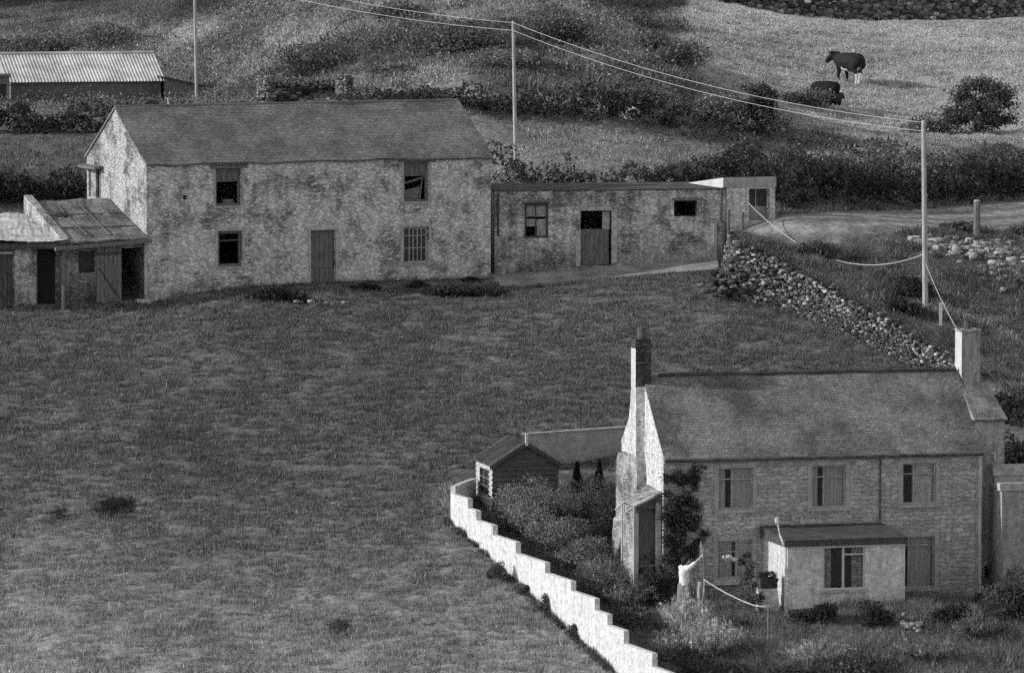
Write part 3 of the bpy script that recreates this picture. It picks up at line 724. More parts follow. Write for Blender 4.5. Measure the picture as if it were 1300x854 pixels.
# ================================================================== COTTAGE
def build_house():
    B = Bld(P(842, 752, 156), R(13), 'stone cottage with slate roof, white sunlit gable, tall chimney and pale front porch', 'stone_cottage', 'house')
    rt = B.root; L = B.hit(1244.5, 640)[0]; W = 5.0
    ze = B.hit(842, 580)[1]; zr = B.hit(821, 479, W / 2)[1]
    ops = [B.op(912, 594, 955.5, 645.5), B.op(1031, 591, 1073.5, 643), B.op(1146, 588, 1188, 638.5), B.op(911, 686, 954.6, 733), B.op(1148, 681, 1186, 745)]
    mb = MB(); wall(mb, front(), 0, L, -1, ze, ops, .16); wall(mb, backw(W), 0, L, -1, ze); wall(mb, rightw(L), 0, W, -1, ze)
    mb.poly([(L, 0, ze), (L, W, ze), (L, W / 2, zr)]); mb.build('wall', 'house', rt)
    mb = MB(); wall(mb, leftw(-.004), 0, W, -1, ze); mb.poly([(-.004, 0, ze), (-.004, W, ze), (-.004, W / 2, zr)]); mb.build('gable_wall', 'hgable', rt, 'bright whitewashed gable wall')
    s = (zr - ze) / (W / 2); ov = .16; mb = MB()
    roof_sheet(mb, (.0, -ov, ze - ov * s + .05), (L + .05, -ov, ze - ov * s + .05), (L + .05, W / 2, zr + .05), (.0, W / 2, zr + .05), .07, 24, 8, .02, 11)
    roof_sheet(mb, (L + .05, W + ov, ze - ov * s + .05), (.0, W + ov, ze - ov * s + .05), (.0, W / 2, zr + .05), (L + .05, W / 2, zr + .05), .07, 10, 3, .02, 12)
    rf = mb.build('roof', 'hslate', rt)
    mb = MB()
    x = .5
    while x < L:
        mb.tube((x, W / 2, zr + .05 + rnd.uniform(-.01, .01)), (min(L, x + .42), W / 2, zr + .05), .085, .08, 6); x += .45
    mb.build('ridge_tiles', 'felt', rf)
    mb = MB(); mb.box(.02, L, -.05, -.004, ze - .2, ze - .02); mb.build('fascia', 'surround', rt)
    mb = MB(); mb.tube((.02, -.15, ze - .1), (L + .03, -.15, ze - .12), .055, .055, 8); mb.build('gutter', 'iron', rt)
    u, _ = B.hit(1117, 600); mb = MB(); mb.tube((u, -.04, ze - .2), (u, -.04, B.hit(1117, 660)[1]), .025); mb.build('downpipe', 'iron', rt, 'thin dark pipe down the upper front')
    u, _ = B.hit(1243, 600); mb = MB(); mb.tube((u, -.1, ze - .15), (u, -.1, -.3), .055); mb.box(u - .09, u + .09, -.035, -.003, -.5, ze - .2); mb.build('corner_downpipe', 'trim', rt, 'pale corner pipe running the full height')
    # windows
    def casement(o, gap, tr, label, cur='curtain', bars=()):
        l, r, b, t = o
        mb = MB(); frame_bars(mb, (l, r, b, t), .06, .045, .05, ver=[gap[1] + .012] + list(bars), hor=[tr], bar=.035)
        w = mb.build('window', 'surround', rt, label)
        MB().poly([(l + .03, .095, b + .03), (r - .03, .095, b + .03), (r - .03, .095, t - .03), (l + .03, .095, t - .03)]).build('pane', 'glass', w)
        for a, c in ((l + .03, gap[0]), (gap[1], r - .03)):
            if c - a > .04:
                mb = MB(); folds(mb, a, c, .19, b, t - .0); mb.build('curtain', cur, w)
        f = .13
        mb = MB(); mb.box(l - f, l, -.018, .03, b, t + f).box(r, r + f, -.018, .03, b, t + f).box(l, r, -.018, .03, t, t + f); mb.build('surround', 'surround', w)
        mb = MB(); mb.box(l - f - .02, r + f + .02, -.09, .05, b - .1, b - .003); mb.build('sill', 'surround', w)
        return w
    hx = lambda px, py=640: B.hit(px, py)[0]; hz = lambda py, px: B.hit(px, py)[1]
    casement(ops[0], (hx(922.5), hx(929.5)), hz(608, 930), 'upper window with net curtains, nearest the chimney gable')
    casement(ops[1], (hx(1040), hx(1046)), hz(605, 1050), 'middle upper window with net curtains')
    casement(ops[2], (hx(1148), hx(1160)), hz(601, 1165), 'upper window with left side uncurtained', 'porch')
    casement(ops[3], (hx(931, 710), hx(935, 710)), hz(700, 930), 'ground floor window left of the porch, half behind a climber', bars=[])
    casement(ops[4], (hx(1149, 710), hx(1154, 710)), hz(691.5, 1170), 'tall ground floor window right of the porch')
    l, r, b, t = ops[3]
    mb = MB(); mb.box(l - .5, r - .4, -.16, -.002, b - .17, b - .1)
    mb.build('ledge', 'trim', rt)
    # chimney on the left gable
    cu0, cu1 = -.27, .2; yc = W / 2; hw = .27
    zs = B.hit(815, 431, yc - hw)[1]; zb = zr + .1
    mb = MB(); mb.box(cu0, cu1, yc - hw, yc + hw, zr - .25, zs - .25)
    mb.box(cu0 - .03, cu1 + .03, yc - hw - .03, yc + hw + .03, zs - .25, zs - .14).box(cu0, cu1, yc - hw + .02, yc + hw - .02, zs - .14, zs)
    c = mb.build('chimney', 'brick', rt, 'tall brick chimney at the sunlit gable')
    mb = MB(); mb.box(cu0 - .012, cu0 - .004, yc - hw - .004, yc + hw + .004, zr - .3, zs - .27); mb.build('painted_sunlit_side', 'white', c)  # white sheet paints the sunlit left side of the stack
    mb = MB(); mb.tube((-.02, yc, zs), (-.02, yc, zs + .34), .145, .13, 12).tube((-.02, yc, zs + .22), (-.02, yc, zs + .32), .145, .145, 12); mb.build('chimney_pot', 'pot', c, smooth=False)
    # breast of the chimney down the gable, flaring to a bread oven
    zo = B.hits(800, 578, -.3)[1]
    mb = MB(); mb.hexa([(-.265, yc - .27, zo - .3), (.0, yc - .27, zo - .3), (.0, yc + .95, zo - .3), (-.265, yc + .95, zo - .3)], [(-.265, yc - .27, zr - .24), (0, yc - .27, zr - .24), (0, yc + .28, zr - .24), (-.265, yc + .28, zr - .24)])
    mb.build('chimney_breast', 'hgable', rt)
    yA = B.hits(820, 600, -.02)[0]; yB = B.hits(782, 600, -.3)[0]
    mb = MB(); k = 10
    prof = [(yA, -1), (yB, -1), (yB, zo - .35), (yB - .25, zo - .08), (yB - .7, zo + .02), (yA + .35, zo + .05), (yA + .1, zo - .1), (yA, zo - .4)]
    n = len(prof); v0 = len(mb.v)
    for u in (-.3, -.0): mb.v += [(u, y, z) for y, z in prof]
    mb.f.append(tuple(range(v0, v0 + n))); mb.f.append(tuple(range(v0 + 2 * n - 1, v0 + n - 1, -1)))
    for i in range(n): j = (i + 1) % n; mb.f.append((v0 + i, v0 + i + n, v0 + j + n, v0 + j))
    mb.build('bread_oven', 'oven', rt, 'rough whitewashed bread oven bulge on the gable')
    yb = B.hits(770, 680, -.8)[0]
    mb = MB(); mb.hexa([(-.75, yB - .6, -1), (-.2, yB - .6, -1), (-.2, yb, -1), (-.75, yb, -1)], [(-.5, yB - .5, 1.75), (-.2, yB - .5, 2.0), (-.2, yb - .7, 1.7), (-.5, yb - .7, 1.5)]); mb.build('buttress', 'oven', rt)
    # little open porch on the gable
    zt = B.hits(834, 612, -.02)[1]; zl = B.hits(800, 648, -1.2)[1]
    y0, y1 = .15, 1.75
    zt = B.hit(833, 640, .1)[1] + .35; zl = zt - .4
    mb = MB(); mb.slab([(-.85, y0, zl), (-.01, y0, zt), (-.01, y1, zt + .05), (-.85, y1, zl + .05)], .05)
    po = mb.build('side_porch_roof', 'oven', rt)
    mb = MB(); mb.hexa([(-.8, y0 - .03, zl - .2), (-.02, y0 - .03, zt - .3), (-.02, y0 + .04, zt - .3), (-.8, y0 + .04, zl - .2)], [(-.8, y0 - .03, zl - .035), (-.02, y0 - .03, zt - .06), (-.02, y0 + .04, zt - .06), (-.8, y0 + .04, zl - .035)]); mb.build('fascia', 'dwood', po)
    for (u, y) in ((-.78, y0 + .08), (-.78, y1 - .1), (-.12, y0 + .02)):
        mb = MB(); mb.box(u - .07, u + .07, y - .07, y + .07, -.9, zl - .04 if u < -.5 else zt - .3); mb.build('post', 'surround', po)
    mb = MB(); mb.box(-.7, -.02, y0 + .3, y0 + .34, -.9, zl - .1); mb.build('added_back_panel', 'gwood', po)  # panel added to make the side porch interior read dark
    mb = MB(); mb.box(-.83, -.72, y0 + .16, y1 - .18, -.9, zl - .06); mb.build('side_wall', 'oven', po)
    mb = MB(); mb.box(-.7, -.2, y0 + .05, y0 + .09, .75, .82).box(-.7, -.2, y0 + .05, y0 + .09, .4, .46); mb.build('rail', 'gwood', po)
    mb = MB(); mb.slab([(-1.12, y1 - .4, zl - .22), (-.8, y1 - .4, zl + .06), (-.8, y1 - .32, zl + .06), (-1.12, y1 - .32, zl - .22)], .04).slab([(-1.12, y0 + .2, zl - .24), (-.8, y0 + .2, zl), (-.8, y0 + .28, zl), (-1.12, y0 + .28, zl - .24)], .04); mb.build('rafter', 'white', po)
    # front porch
    d = 2.6
    ul = B.hit(1000, 720, -d)[0]; ur = B.hit(1149, 720, -d)[0]; zf = B.hit(1000, 688, -d)[1]; zbk = B.hit(970, 671, 0)[1]
    ow = B.op(1045, 690, 1098, 747, -d)
    mb = MB(); wall(mb, front(-d), ul, ur, -1.6, zf, [ow], .12); wall(mb, leftw(ul), -d, -.002, -1.6, zf); wall(mb, rightw(ur), -d, -.002, -1.6, zf)
    mb.poly([(ul, -d, zf), (ul, -.002, zf), (ul, -.002, zbk)]); mb.poly([(ur, -d, zf), (ur, -.002, zf), (ur, -.002, zbk)])
    po = mb.build('front_porch', 'porch', rt)
    zq = B.hit(1118, 662.5, 0)[1]; zfr = B.hit(1150, 681, -d - .1)[1]
    mb = MB(); mb.slab([(ul - .12, -d - .12, zfr), (ur + .05, -d - .12, zfr), (ur + .05, -.006, zq), (ul - .12, -.006, zq)], .05); mb.build('porch_roof', 'felt', po)
    mb = MB(); mb.box(ul - .12, ur + .05, -d - .1, -d - .02, zfr - .2, zfr - .055)
    mb.hexa([(ul - .12, -d - .015, zfr - .2), (ul - .05, -d - .015, zfr - .2), (ul - .05, -.01, zq - .35), (ul - .12, -.01, zq - .35)], [(ul - .12, -d - .015, zfr - .055), (ul - .05, -d - .015, zfr - .055), (ul - .05, -.01, zq - .06), (ul - .12, -.01, zq - .06)]); mb.build('porch_fascia', 'dwood', po)
    mb = MB(); mb.box(ul + .002, ur - .002, -d - .03, -d - .004, zfr - .27, zfr - .2); mb.build('porch_trim', 'white', po)
    l, r, b, t = ow; gm = B.hit(1071, 700, -d)[0]; tr = B.hit(1085, 703, -d)[1]
    mb = MB(); frame_bars(mb, (l, r, b, t), -d + .03, .05, .05, ver=[gm], bar=.07); mb.box(gm + .03, r - .05, -d + .035, -d + .075, tr - .03, tr + .02)
    w = mb.build('porch_window', 'white', po)
    MB().poly([(l + .03, -d + .06, b + .03), (r - .03, -d + .06, b + .03), (r - .03, -d + .06, t - .03), (l + .03, -d + .06, t - .03)]).build('pane', 'glass', w)
    for a, c in ((1047, 1057), (1083, 1097)):
        mb = MB(); folds(mb, B.hit(a, 720, -d)[0], B.hit(c, 720, -d)[0], -d + .17, b, t - .0, amp=.035); mb.build('curtain', 'dcurtain', w)
    mb = MB(); mb.box(l - .06, r + .06, -d - .07, -d + .02, b - .08, b - .003); mb.build('sill', 'trim', w)
    mb = MB(); mb.box(ul + .05, ur - .05, -d + .4, -d + .45, -1, zf - .05); mb.build('dark_room_sheet', 'room', po)  # dark sheet stands in for the unlit room behind the porch window
    # pipe at the porch corner
    mb = MB(); mb.path([(ul - .07, -d - .04, -1.2), (ul - .07, -d - .04, zfr - .25), (ul - .16, -d + .3, zfr + .12)], .036, 8); mb.path([(ul - .16, -d + .3, zfr + .12), (ul - .2, -d + .4, zfr + .48)], .022, 6); mb.tube((ul - .2, -d + .4, zfr + .46), (ul - .23, -d + .4, zfr + .6), .075, .06, 8); mb.build('vent_pipe', 'white', po)
    # right wing set back
    uw0, uw1 = L + .003, B.hit(1275, 600, .6)[0]; yw = .6
    zw = B.hit(1258, 533, yw)[1]; zwr = zr - .12
    hatch = B.op(1250, 718, 1267, 733, yw)
    mb = MB(); wall(mb, front(yw), uw0, uw1, -1, zw, [hatch], .15); wall(mb, rightw(uw1), yw, W, -1, zw); wall(mb, backw(W), uw0, uw1, -1, zw)
    mb.poly([(uw0, yw, zw), (uw0, W / 2, zw), (uw0, W / 2, zwr)]); wg = mb.build('wing_wall', 'render', rt)
    mb = MB(); uz = B.hit(1215, 500, 2)[0]
    mb.slab([(uw0 - .02, yw - .12, zw + .03), (uw1 + .06, yw - .12, zw + .03), (uw1 - .1, W / 2, zwr), (uw0 - .02, W / 2, zwr)], .07); mb.slab([(uw1 + .06, W, zw), (uw0, W, zw), (uw0, W / 2, zwr), (uw1 - .1, W / 2, zwr)], .07); mb.build('wing_roof', 'tile', rt)
    l, r, b, t = hatch
    MB().box(l, r, yw + .08, yw + .12, b, t).build('hatch', 'dark', wg)
    u, z = B.hit(1261, 578, yw); mb = MB(); mb.path([(u - .1, yw - .02, z + .1), (u, yw - .12, z + .08), (u + .02, yw - .12, z - .12)], .035, 6); mb.build('flue', 'white', wg)
    # right chimney
    yc = W / 2; hw = .33; a = B.hit(1221.5, 440, yc - hw)[0]; c2 = B.hit(1244.5, 440, yc - hw)[0]
    zt2 = B.hit(1225, 420, yc - hw)[1]
    mb = MB(); mb.box(a, c2, yc - hw, yc + hw, zr - .6, zt2 - .03).box(a - .04, c2 + .04, yc - hw - .04, yc + hw + .04, zt2 - .03, zt2 + .03)
    c = mb.build('chimney', 'render', rt, 'short square rendered chimney at the right end')
    mb = MB(); mb.box(a - .012, a - .003, yc - hw + .004, yc + hw - .004, zr - .1, zt2 - .05); mb.build('painted_sunlit_side', 'white', c)  # sunlit side of this chimney put in as a white sheet
    mb = MB(); mb.tube((a + .26, yc, zt2 + .03), (a + .26, yc, zt2 + .3), .12, .11, 10); mb.build('chimney_pot', 'pot', c)
    # flat roofed extension far right
    ux0, ux1 = B.hit(1272, 650, -.6)[0], B.hit(1360, 650, -.6)[0]; ye = -.6
    za = B.hit(1285, 613, ye)[1]; zb_ = B.hit(1285, 622.5, ye)[1]; zc = B.hit(1285, 590, ye + .9)[1]; zd = B.hit(1285, 603, ye + .9)[1]
    mb = MB(); wall(mb, front(ye), ux0, ux1, -1.5, zb_); wall(mb, leftw(ux0), ye, W, -1.5, zb_); wall(mb, rightw(ux1), ye, W, -1.5, zb_); wall(mb, backw(W), ux0, ux1, -1.5, zb_); ex = mb.build('extension_wall', 'render', rt)
    mb = MB(); mb.box(ux0 - .08, ux1 + .05, ye - .05, ye + .25, zb_ + .003, za).box(ux0 + .02, ux1 + .05, ye + .25, W, zb_ + .003, zb_ + .1); mb.build('coping', 'trim', ex)
    mb = MB(); mb.box(ux0 + .02, ux1 + .05, ye + .9, ye + 1.2, zd, zc).box(ux0 + .1, ux1, ye + 1.0, ye + 1.15, zb_ + .1, zd); mb.build('roof_parapet', 'trim', ex)
    return B, L
HOUSE, HL = build_house()

# ================================================================== GARDEN SHED
def build_shed():
    B = Bld(P(626, 656, 163), R(15), 'small weatherboarded garden shed with pitched roof and sunlit side window', 'garden_shed', 'shed')
    rt = B.root; Wd = B.hit(710, 620)[0] - .06; Lg = 1.95; ze = B.hit(626, 588)[1]; zr = B.hit(664, 561)[1]; um = Wd / 2
    def boards(mb, fn, a0, a1, z0, z1, ops=(), lim=None):
        z = z0
        while z < z1 - .01:
            t = min(z + .155, z1)
            segs = [(a0, a1)]
            if lim: c = lim((z + t) / 2); segs = [(max(a0, c[0]), min(a1, c[1]))]
            for o in ops:
                if o[2] < (z + t) / 2 < o[3]:
                    segs = [q for s in segs for q in ((s[0], min(s[1], o[0])), (max(s[0], o[1]), s[1])) if q[1] - q[0] > .01]
            for a, b in segs:
                mb.poly([fn(a, -.05, z), fn(b, -.05, z), fn(b, -.004, t), fn(a, -.004, t)]); mb.poly([fn(a, -.05, z), fn(a, 0, z), fn(b, 0, z), fn(b, -.05, z)])
            z = t
    mb = MB(); boards(mb, front(0), 0, Wd, -.6, ze); boards(mb, front(0), 0, Wd, ze, zr - .05, lim=lambda z: (um * (z - ze) / (zr - ze) + .02, Wd - um * (z - ze) / (zr - ze) - .02))
    mb.poly([(0, .004, -.6), (Wd, .004, -.6), (Wd, .004, ze), (um, .004, zr), (0, .004, ze)])
    mb.poly([(0, Lg, -.6), (Wd, Lg, -.6), (Wd, Lg, ze), (um, Lg, zr), (0, Lg, ze)]); boards(mb, rightw(Wd), 0, Lg, -.6, ze); mb.build('front_wall', 'board', rt)
    y0, zt = B.hits(622, 597); y1, zb = B.hits(611, 624)
    y0, y1 = min(y0, y1), max(y0, y1)
    mb = MB(); boards(mb, leftw(0), 0, Lg, -.6, ze, [(y0, y1, zb, zt)]); mb.build('side_wall', 'wboard', rt, 'sunlit boarded side wall')
    mb = MB(); f = lambda y, z0, z1, w=.03: mb.box(-.05, -.0, y - w / 2, y + w / 2, z0, z1)
    for y in (y0, (y0 + y1) / 2, y1): f(y, zb, zt)
    for z in (zb, (zb * 2 + zt) / 3, (zb + zt * 2) / 3, zt): mb.box(-.045, -.005, y0, y1, z - .015, z + .015)
    w = mb.build('window', 'gwood', rt)
    MB().box(.02, .03, y0, y1, zb, zt).build('pane', 'dark', w)
    mb = MB(); e = .14; s = (zr - ze) / um
    mb.slab([(-e, Lg + .1, ze - e * s + .03), (-e, -.14, ze - e * s + .03), (um, -.14, zr + .03), (um, Lg + .1, zr + .03)], .04)
    mb.slab([(Wd + e, -.14, ze - e * s + .03), (Wd + e, Lg + .1, ze - e * s + .03), (um, Lg + .1, zr + .03), (um, -.14, zr + .03)], .04)
    for k in range(1, 8):
        y = -.1 + (Lg + .1) * k / 8; mb.hexa([(-e, y, ze - e * s + .03), (-e, y + .05, ze - e * s + .03), (um, y + .05, zr + .03), (um, y, zr + .03)], [(-e, y, ze - e * s + .06), (-e, y + .05, ze - e * s + .06), (um, y + .05, zr + .06), (um, y, zr + .06)])
    rf = mb.build('roof', 'felt', rt)
    mb = MB()
    for q in (0, 1):
        x0 = -e if q == 0 else Wd + e
        mb.hexa([(x0, -.17, ze - e * s - .1), (um, -.17, zr - .1), (um, -.145, zr - .1), (x0, -.145, ze - e * s - .1)], [(x0, -.17, ze - e * s + .03), (um, -.17, zr + .03), (um, -.145, zr + .03), (x0, -.145, ze - e * s + .03)])
    mb.build('bargeboard', 'dwood', rt)
    mb = MB(); mb.box(um - .04, um + .04, -.2, -.12, zr - .1, zr + .3); mb.build('finial', 'white', rt)
build_shed()

# ================================================================== WALLS
def white_wall():
    A = gp(572, 662); Bv = P(782, 854, 150); d = Vector((Bv.x - A.x, Bv.y - A.y, 0)); Ln = d.length; d.normalize(); nrm = Vector((-d.y, d.x, 0))
    if nrm.x > 0: nrm = -nrm
    root = thing('stepped_garden_wall', (A.x, A.y, A.z), 'bright white stepped garden wall running down the edge of the field', 'wall')
    # step edges measured along the photograph: (px at step end, py of top there)
    st = [(594, 633), (604.5, 648), (625.5, 666.5), (654.8, 688), (692, 714), (725, 737.5), (755, 759.5), (771, 779.5), (792, 800), (828, 829), (851, 854), (880, 880), (915, 905), (950, 930)]
    mb = MB(); prev = 0.0; th = .16
    for i, (px, py) in enumerate(st):
        a, b = ray(px, py)
        # point on the wall line
        den = a * d.y - d.x; t = None
        D = (A.x * d.y - A.y * d.x) / (a * d.y - d.x)
        t = (a * D - A.x) * d.x + (D - A.y) * d.y; zt = CAMZ + b * D
        if t <= prev + .05: t = prev + .3
        p0, p1 = A + d * prev, A + d * t; bk = -nrm * th
        zb = min(gz(p0.x, p0.y), gz(p1.x, p1.y)) - .5
        q = [p0 - A, p1 - A, p1 + bk - A, p0 + bk - A]; zt -= A.z; zb -= A.z
        mb.hexa([(v.x, v.y, zb) for v in q], [(v.x, v.y, zt) for v in q])
        mb2 = None; prev = t + .001
    zt0 = P(572, 615.5, A.y).z - A.z
    # return at the top behind the shed
    e = Vector((.62, 2.2, 0)); bk = Vector((.15, -.04, 0)); q = [Vector((0, .003, 0)), e, e + bk, bk + Vector((0, .003, 0))]
    mb.hexa([(v.x, v.y, -.6) for v in q], [(v.x, v.y, zt0 - .03) for v in q])
    mb.build('wall', 'wwall', root)
    return A, d, Ln
WA, WD, WL = white_wall()
def back_wall():
    a, b = P(664, 548, 167.3), P(800, 543, 169.0)
    root = thing('back_garden_wall', (a.x, a.y, a.z - 1.9), 'plain grey rendered wall between the garden shed and the cottage gable', 'wall')
    d = b - a; mb = MB(); q = [Vector((-.05, -.02, 0)), Vector((d.x, d.y, 0)), Vector((d.x, d.y + .2, 0)), Vector((-.05, .18, 0))]
    mb.hexa([(v.x, v.y, -.3) for v in q], [(q[0].x, q[0].y, 1.9 - .12), (q[1].x, q[1].y, 1.9 + d.z), (q[2].x, q[2].y, 1.9 + d.z), (q[3].x, q[3].y, 1.9 - .12)]); w = mb.build('wall', 'surround', root)
    mb = MB(); mb.hexa([(q[0].x, q[0].y - .03, 1.783), (q[1].x, q[1].y - .03, 1.903 + d.z), (q[2].x, q[2].y + .03, 1.903 + d.z), (q[3].x, q[3].y + .03, 1.783)], [(q[0].x, q[0].y - .03, 1.84), (q[1].x, q[1].y - .03, 1.96 + d.z), (q[2].x, q[2].y + .03, 1.96 + d.z), (q[3].x, q[3].y + .03, 1.84)]); mb.build('coping', 'trim', root)
back_wall()
def dry_wall():
    _lh = {}; items = []; line = [(7.72, 188.2)] + STEP[5:10] + [(15.2, 174.6)]
    for (ax, ay), (bx, by) in zip(line[:-1], line[1:]):
        Ld = math.hypot(bx - ax, by - ay); nx, ny = -(by - ay) / Ld, (bx - ax) / Ld
        if nx > 0: nx, ny = -nx, -ny
        rows = 0
        for r_ in range(34):
            for c_ in range(int(Ld / .125)):
                t = (c_ + .5 * (r_ % 2) + rng.normal() * .25) * .125 / Ld; x, y = ax + (bx - ax) * t, ay + (by - ay) * t
                if t < -.01 or t > 1.01: continue
                key = (round(x, 1), round(y, 1))
                if key not in _lh: _lh[key] = (gz(x + nx * .55, y + ny * .55), gz(x - nx * .6, y - ny * .6) + .1 + .22 * float(sstep(184, 177, y)))
                lo, hi = _lh[key]; z = lo - .08 + r_ * .078 + rng.normal() * .022
                if z > hi + rng.normal() * .05 or rng.random() < .1: continue
                f = (z - lo) / max(.3, hi - lo)
                off = .34 - .28 * f + rng.normal() * .02
                big = rng.random() ** 3
                items.append((x + nx * off, y + ny * off, z, (.034 + .05 * rng.random() + .04 * big), .08, .026 + .022 * rng.random() + .02 * big, float(np.clip(np.exp(rng.normal(-2.2, .75)), .03, .5)), math.atan2(by - ay, bx - ax)))
    wx = []
    for (ax, ay), (bx, by) in zip(line[:-1], line[1:]):
        Ld = math.hypot(bx - ax, by - ay); nx, ny = -(by - ay) / Ld, (bx - ax) / Ld
        if nx > 0: nx, ny = -nx, -ny
        for _ in range(int(Ld * 34)):
            t, f = rng.random(), rng.random(); x, y = ax + (bx - ax) * t, ay + (by - ay) * t
            lo = gz(x + nx * .7, y + ny * .7); hi = gz(x - nx * .7, y - ny * .7) + .1; q = .47 - .5 * f
            wx.append(np.array([x + nx * q, y + ny * q, lo + (hi - lo) * f]) + rng.normal(size=(26, 3)) * np.array([.1, .06, .08]))
        for _ in range(int(Ld * 16)):
            t = rng.random(); x, y = ax + (bx - ax) * t - nx * .25, ay + (by - ay) * t - ny * .25
            wx.append(np.array([x, y, gz(x - nx * .4, y - ny * .4) + .16 + .2 * float(sstep(184, 177, y))]) + rng.normal(size=(30, 3)) * np.array([.13, .1, .08]))
    wx = np.concatenate(wx); V, Fc, tt = leaves(wx, .032, .075 * np.exp(rng.normal(size=len(wx)) * .5), .4)
    tag(mesh_np('wall_weeds', V, Fc, 'leaf', tt), 'grass and weeds growing out of the dry stone wall', 'weeds', None, 'stuff')
    o0 = np.array([line[1][0], line[1][1], gz(*line[1])])
    o = stones_mesh('dry_stone_wall', [(i[0] - o0[0], i[1] - o0[1], i[2] - o0[2]) + i[3:] for i in items]); o.location = o0
    tag(o, 'rough dry stone wall of sunlit stones slanting down from the shelter to the cottage', 'wall')
    mb = MB()
    for (ax, ay), (bx, by) in zip(line[:-1], line[1:]):
        Ld = math.hypot(bx - ax, by - ay); nx, ny = -(by - ay) / Ld, (bx - ax) / Ld
        if nx > 0: nx, ny = -nx, -ny
        n = max(2, int(Ld / .5))
        for i in range(n):
            q = []
            for t in (i / n, (i + 1) / n):
                x, y = ax + (bx - ax) * t, ay + (by - ay) * t; lo = gz(x + nx * .55, y + ny * .55) - .3; hi = gz(x - nx * .6, y - ny * .6) + .04 + .2 * float(sstep(184, 177, y))
                q.append((Vector((x + nx * .33, y + ny * .33, lo)) - Vector(o0), Vector((x + nx * .04, y + ny * .04, hi)) - Vector(o0), Vector((x - nx * .5, y - ny * .5, hi - .02)) - Vector(o0)))
            mb.poly([q[0][0], q[1][0], q[1][1], q[0][1]]); mb.poly([q[0][1], q[1][1], q[1][2], q[0][2]])
    mb.build('core', 'bark', o)
    # spill of stones at the upper end
    b = gp(932, 372); it = [(rng.normal() * .45, rng.normal() * .35, abs(rng.normal()) * .28, rng.uniform(.06, .17), rng.uniform(.06, .15), rng.uniform(.04, .1), float(np.exp(rng.normal(-2.3, .6)))) for _ in range(120)]
    o = stones_mesh('stone_heap', it); o.location = b; tag(o, 'heap of fallen stones at the top end of the dry stone wall', 'stones', None, 'stuff')
    # far wall along the top of the pasture
    items = []; a, b2 = P(775, 17, 288), P(1340, 21, 293)
    Ld = (b2 - a).length
    for _ in range(2600):
        t = rng.random(); x, y = a.x + (b2.x - a.x) * t, a.y + (b2.y - a.y) * t; z = gz(x, y) + rng.random() * 1.45
        s = rng.uniform(.06, .17); items.append((x, y + rng.normal() * .08, z, s * 1.3, s, s * .75, float(np.exp(rng.normal(-2.0, .55)))))
    o = stones_mesh('field_boundary_wall', [(i[0] - a.x, i[1] - a.y, i[2] - a.z) + i[3:] for i in items]); o.location = a
    tag(o, 'long dark stone wall along the top edge of the cow pasture', 'wall')
    # ruined wall with two pillars
    root = RD = gp(395, 126).y
    root = thing('ruined_wall', gat(395, RD), 'overgrown ruined wall with two stub pillars on the bank above the barn roof', 'wall'); o = root.location
    it = []; a, b2 = P(342, 122, RD), P(440, 122, RD + .6); h = P(348, 105, RD).z
    for _ in range(330):
        t = rng.random(); x, y = a.x + (b2.x - a.x) * t, a.y + (b2.y - a.y) * t; g = gz(x, y) - .1; z = g + (h - g + .1 * math.sin(t * 9)) * rng.random()
        q = rng.uniform(.06, .15); it.append((x - o.x, y - o.y + rng.normal() * .08, z - o.z, q * 1.4, q, q * .7, float(np.exp(rng.normal(-2.3, .5)))))
    stones_mesh('rubble_wall', it, 'stone', root)
    wx = np.stack([rng.uniform(a.x, b2.x, 1500) - o.x, rng.normal(size=1500) * .2 + (a.y + b2.y) / 2 - o.y - .1, h - o.z + rng.normal(size=1500) * .09], 1); V, Fc, tt = leaves(wx, .07, .12 * np.exp(rng.normal(size=1500) * .4)); mesh_np('turf_top', V, Fc, 'leaf', tt, root)
    for px, t in ((338, 97), (437, 95)):
        a = P(px, 122, RD - 1.0); h = P(px, t, RD - 1.0).z - o.z; g = gz(a.x, a.y) - o.z - .2; it = []
        for _ in range(420):
            u, v = rng.uniform(-.24, .24, 2); e = rng.integers(0, 2)
            if e: u = -.24 if rng.random() < .7 else .24
            else: v = -.24 if rng.random() < .7 else .24
            c_, s_ = math.cos(.5), math.sin(.5); q = rng.uniform(.035, .065)
            it.append((a.x - o.x + u * c_ + v * s_, a.y - o.y - u * s_ + v * c_, g + (h - g) * rng.random(), q * 1.3, q * 1.2, q * .7, float(np.exp(rng.normal(-1.7, .45)))))
        p_ = stones_mesh('pillar', it, 'stone', root)
dry_wall()

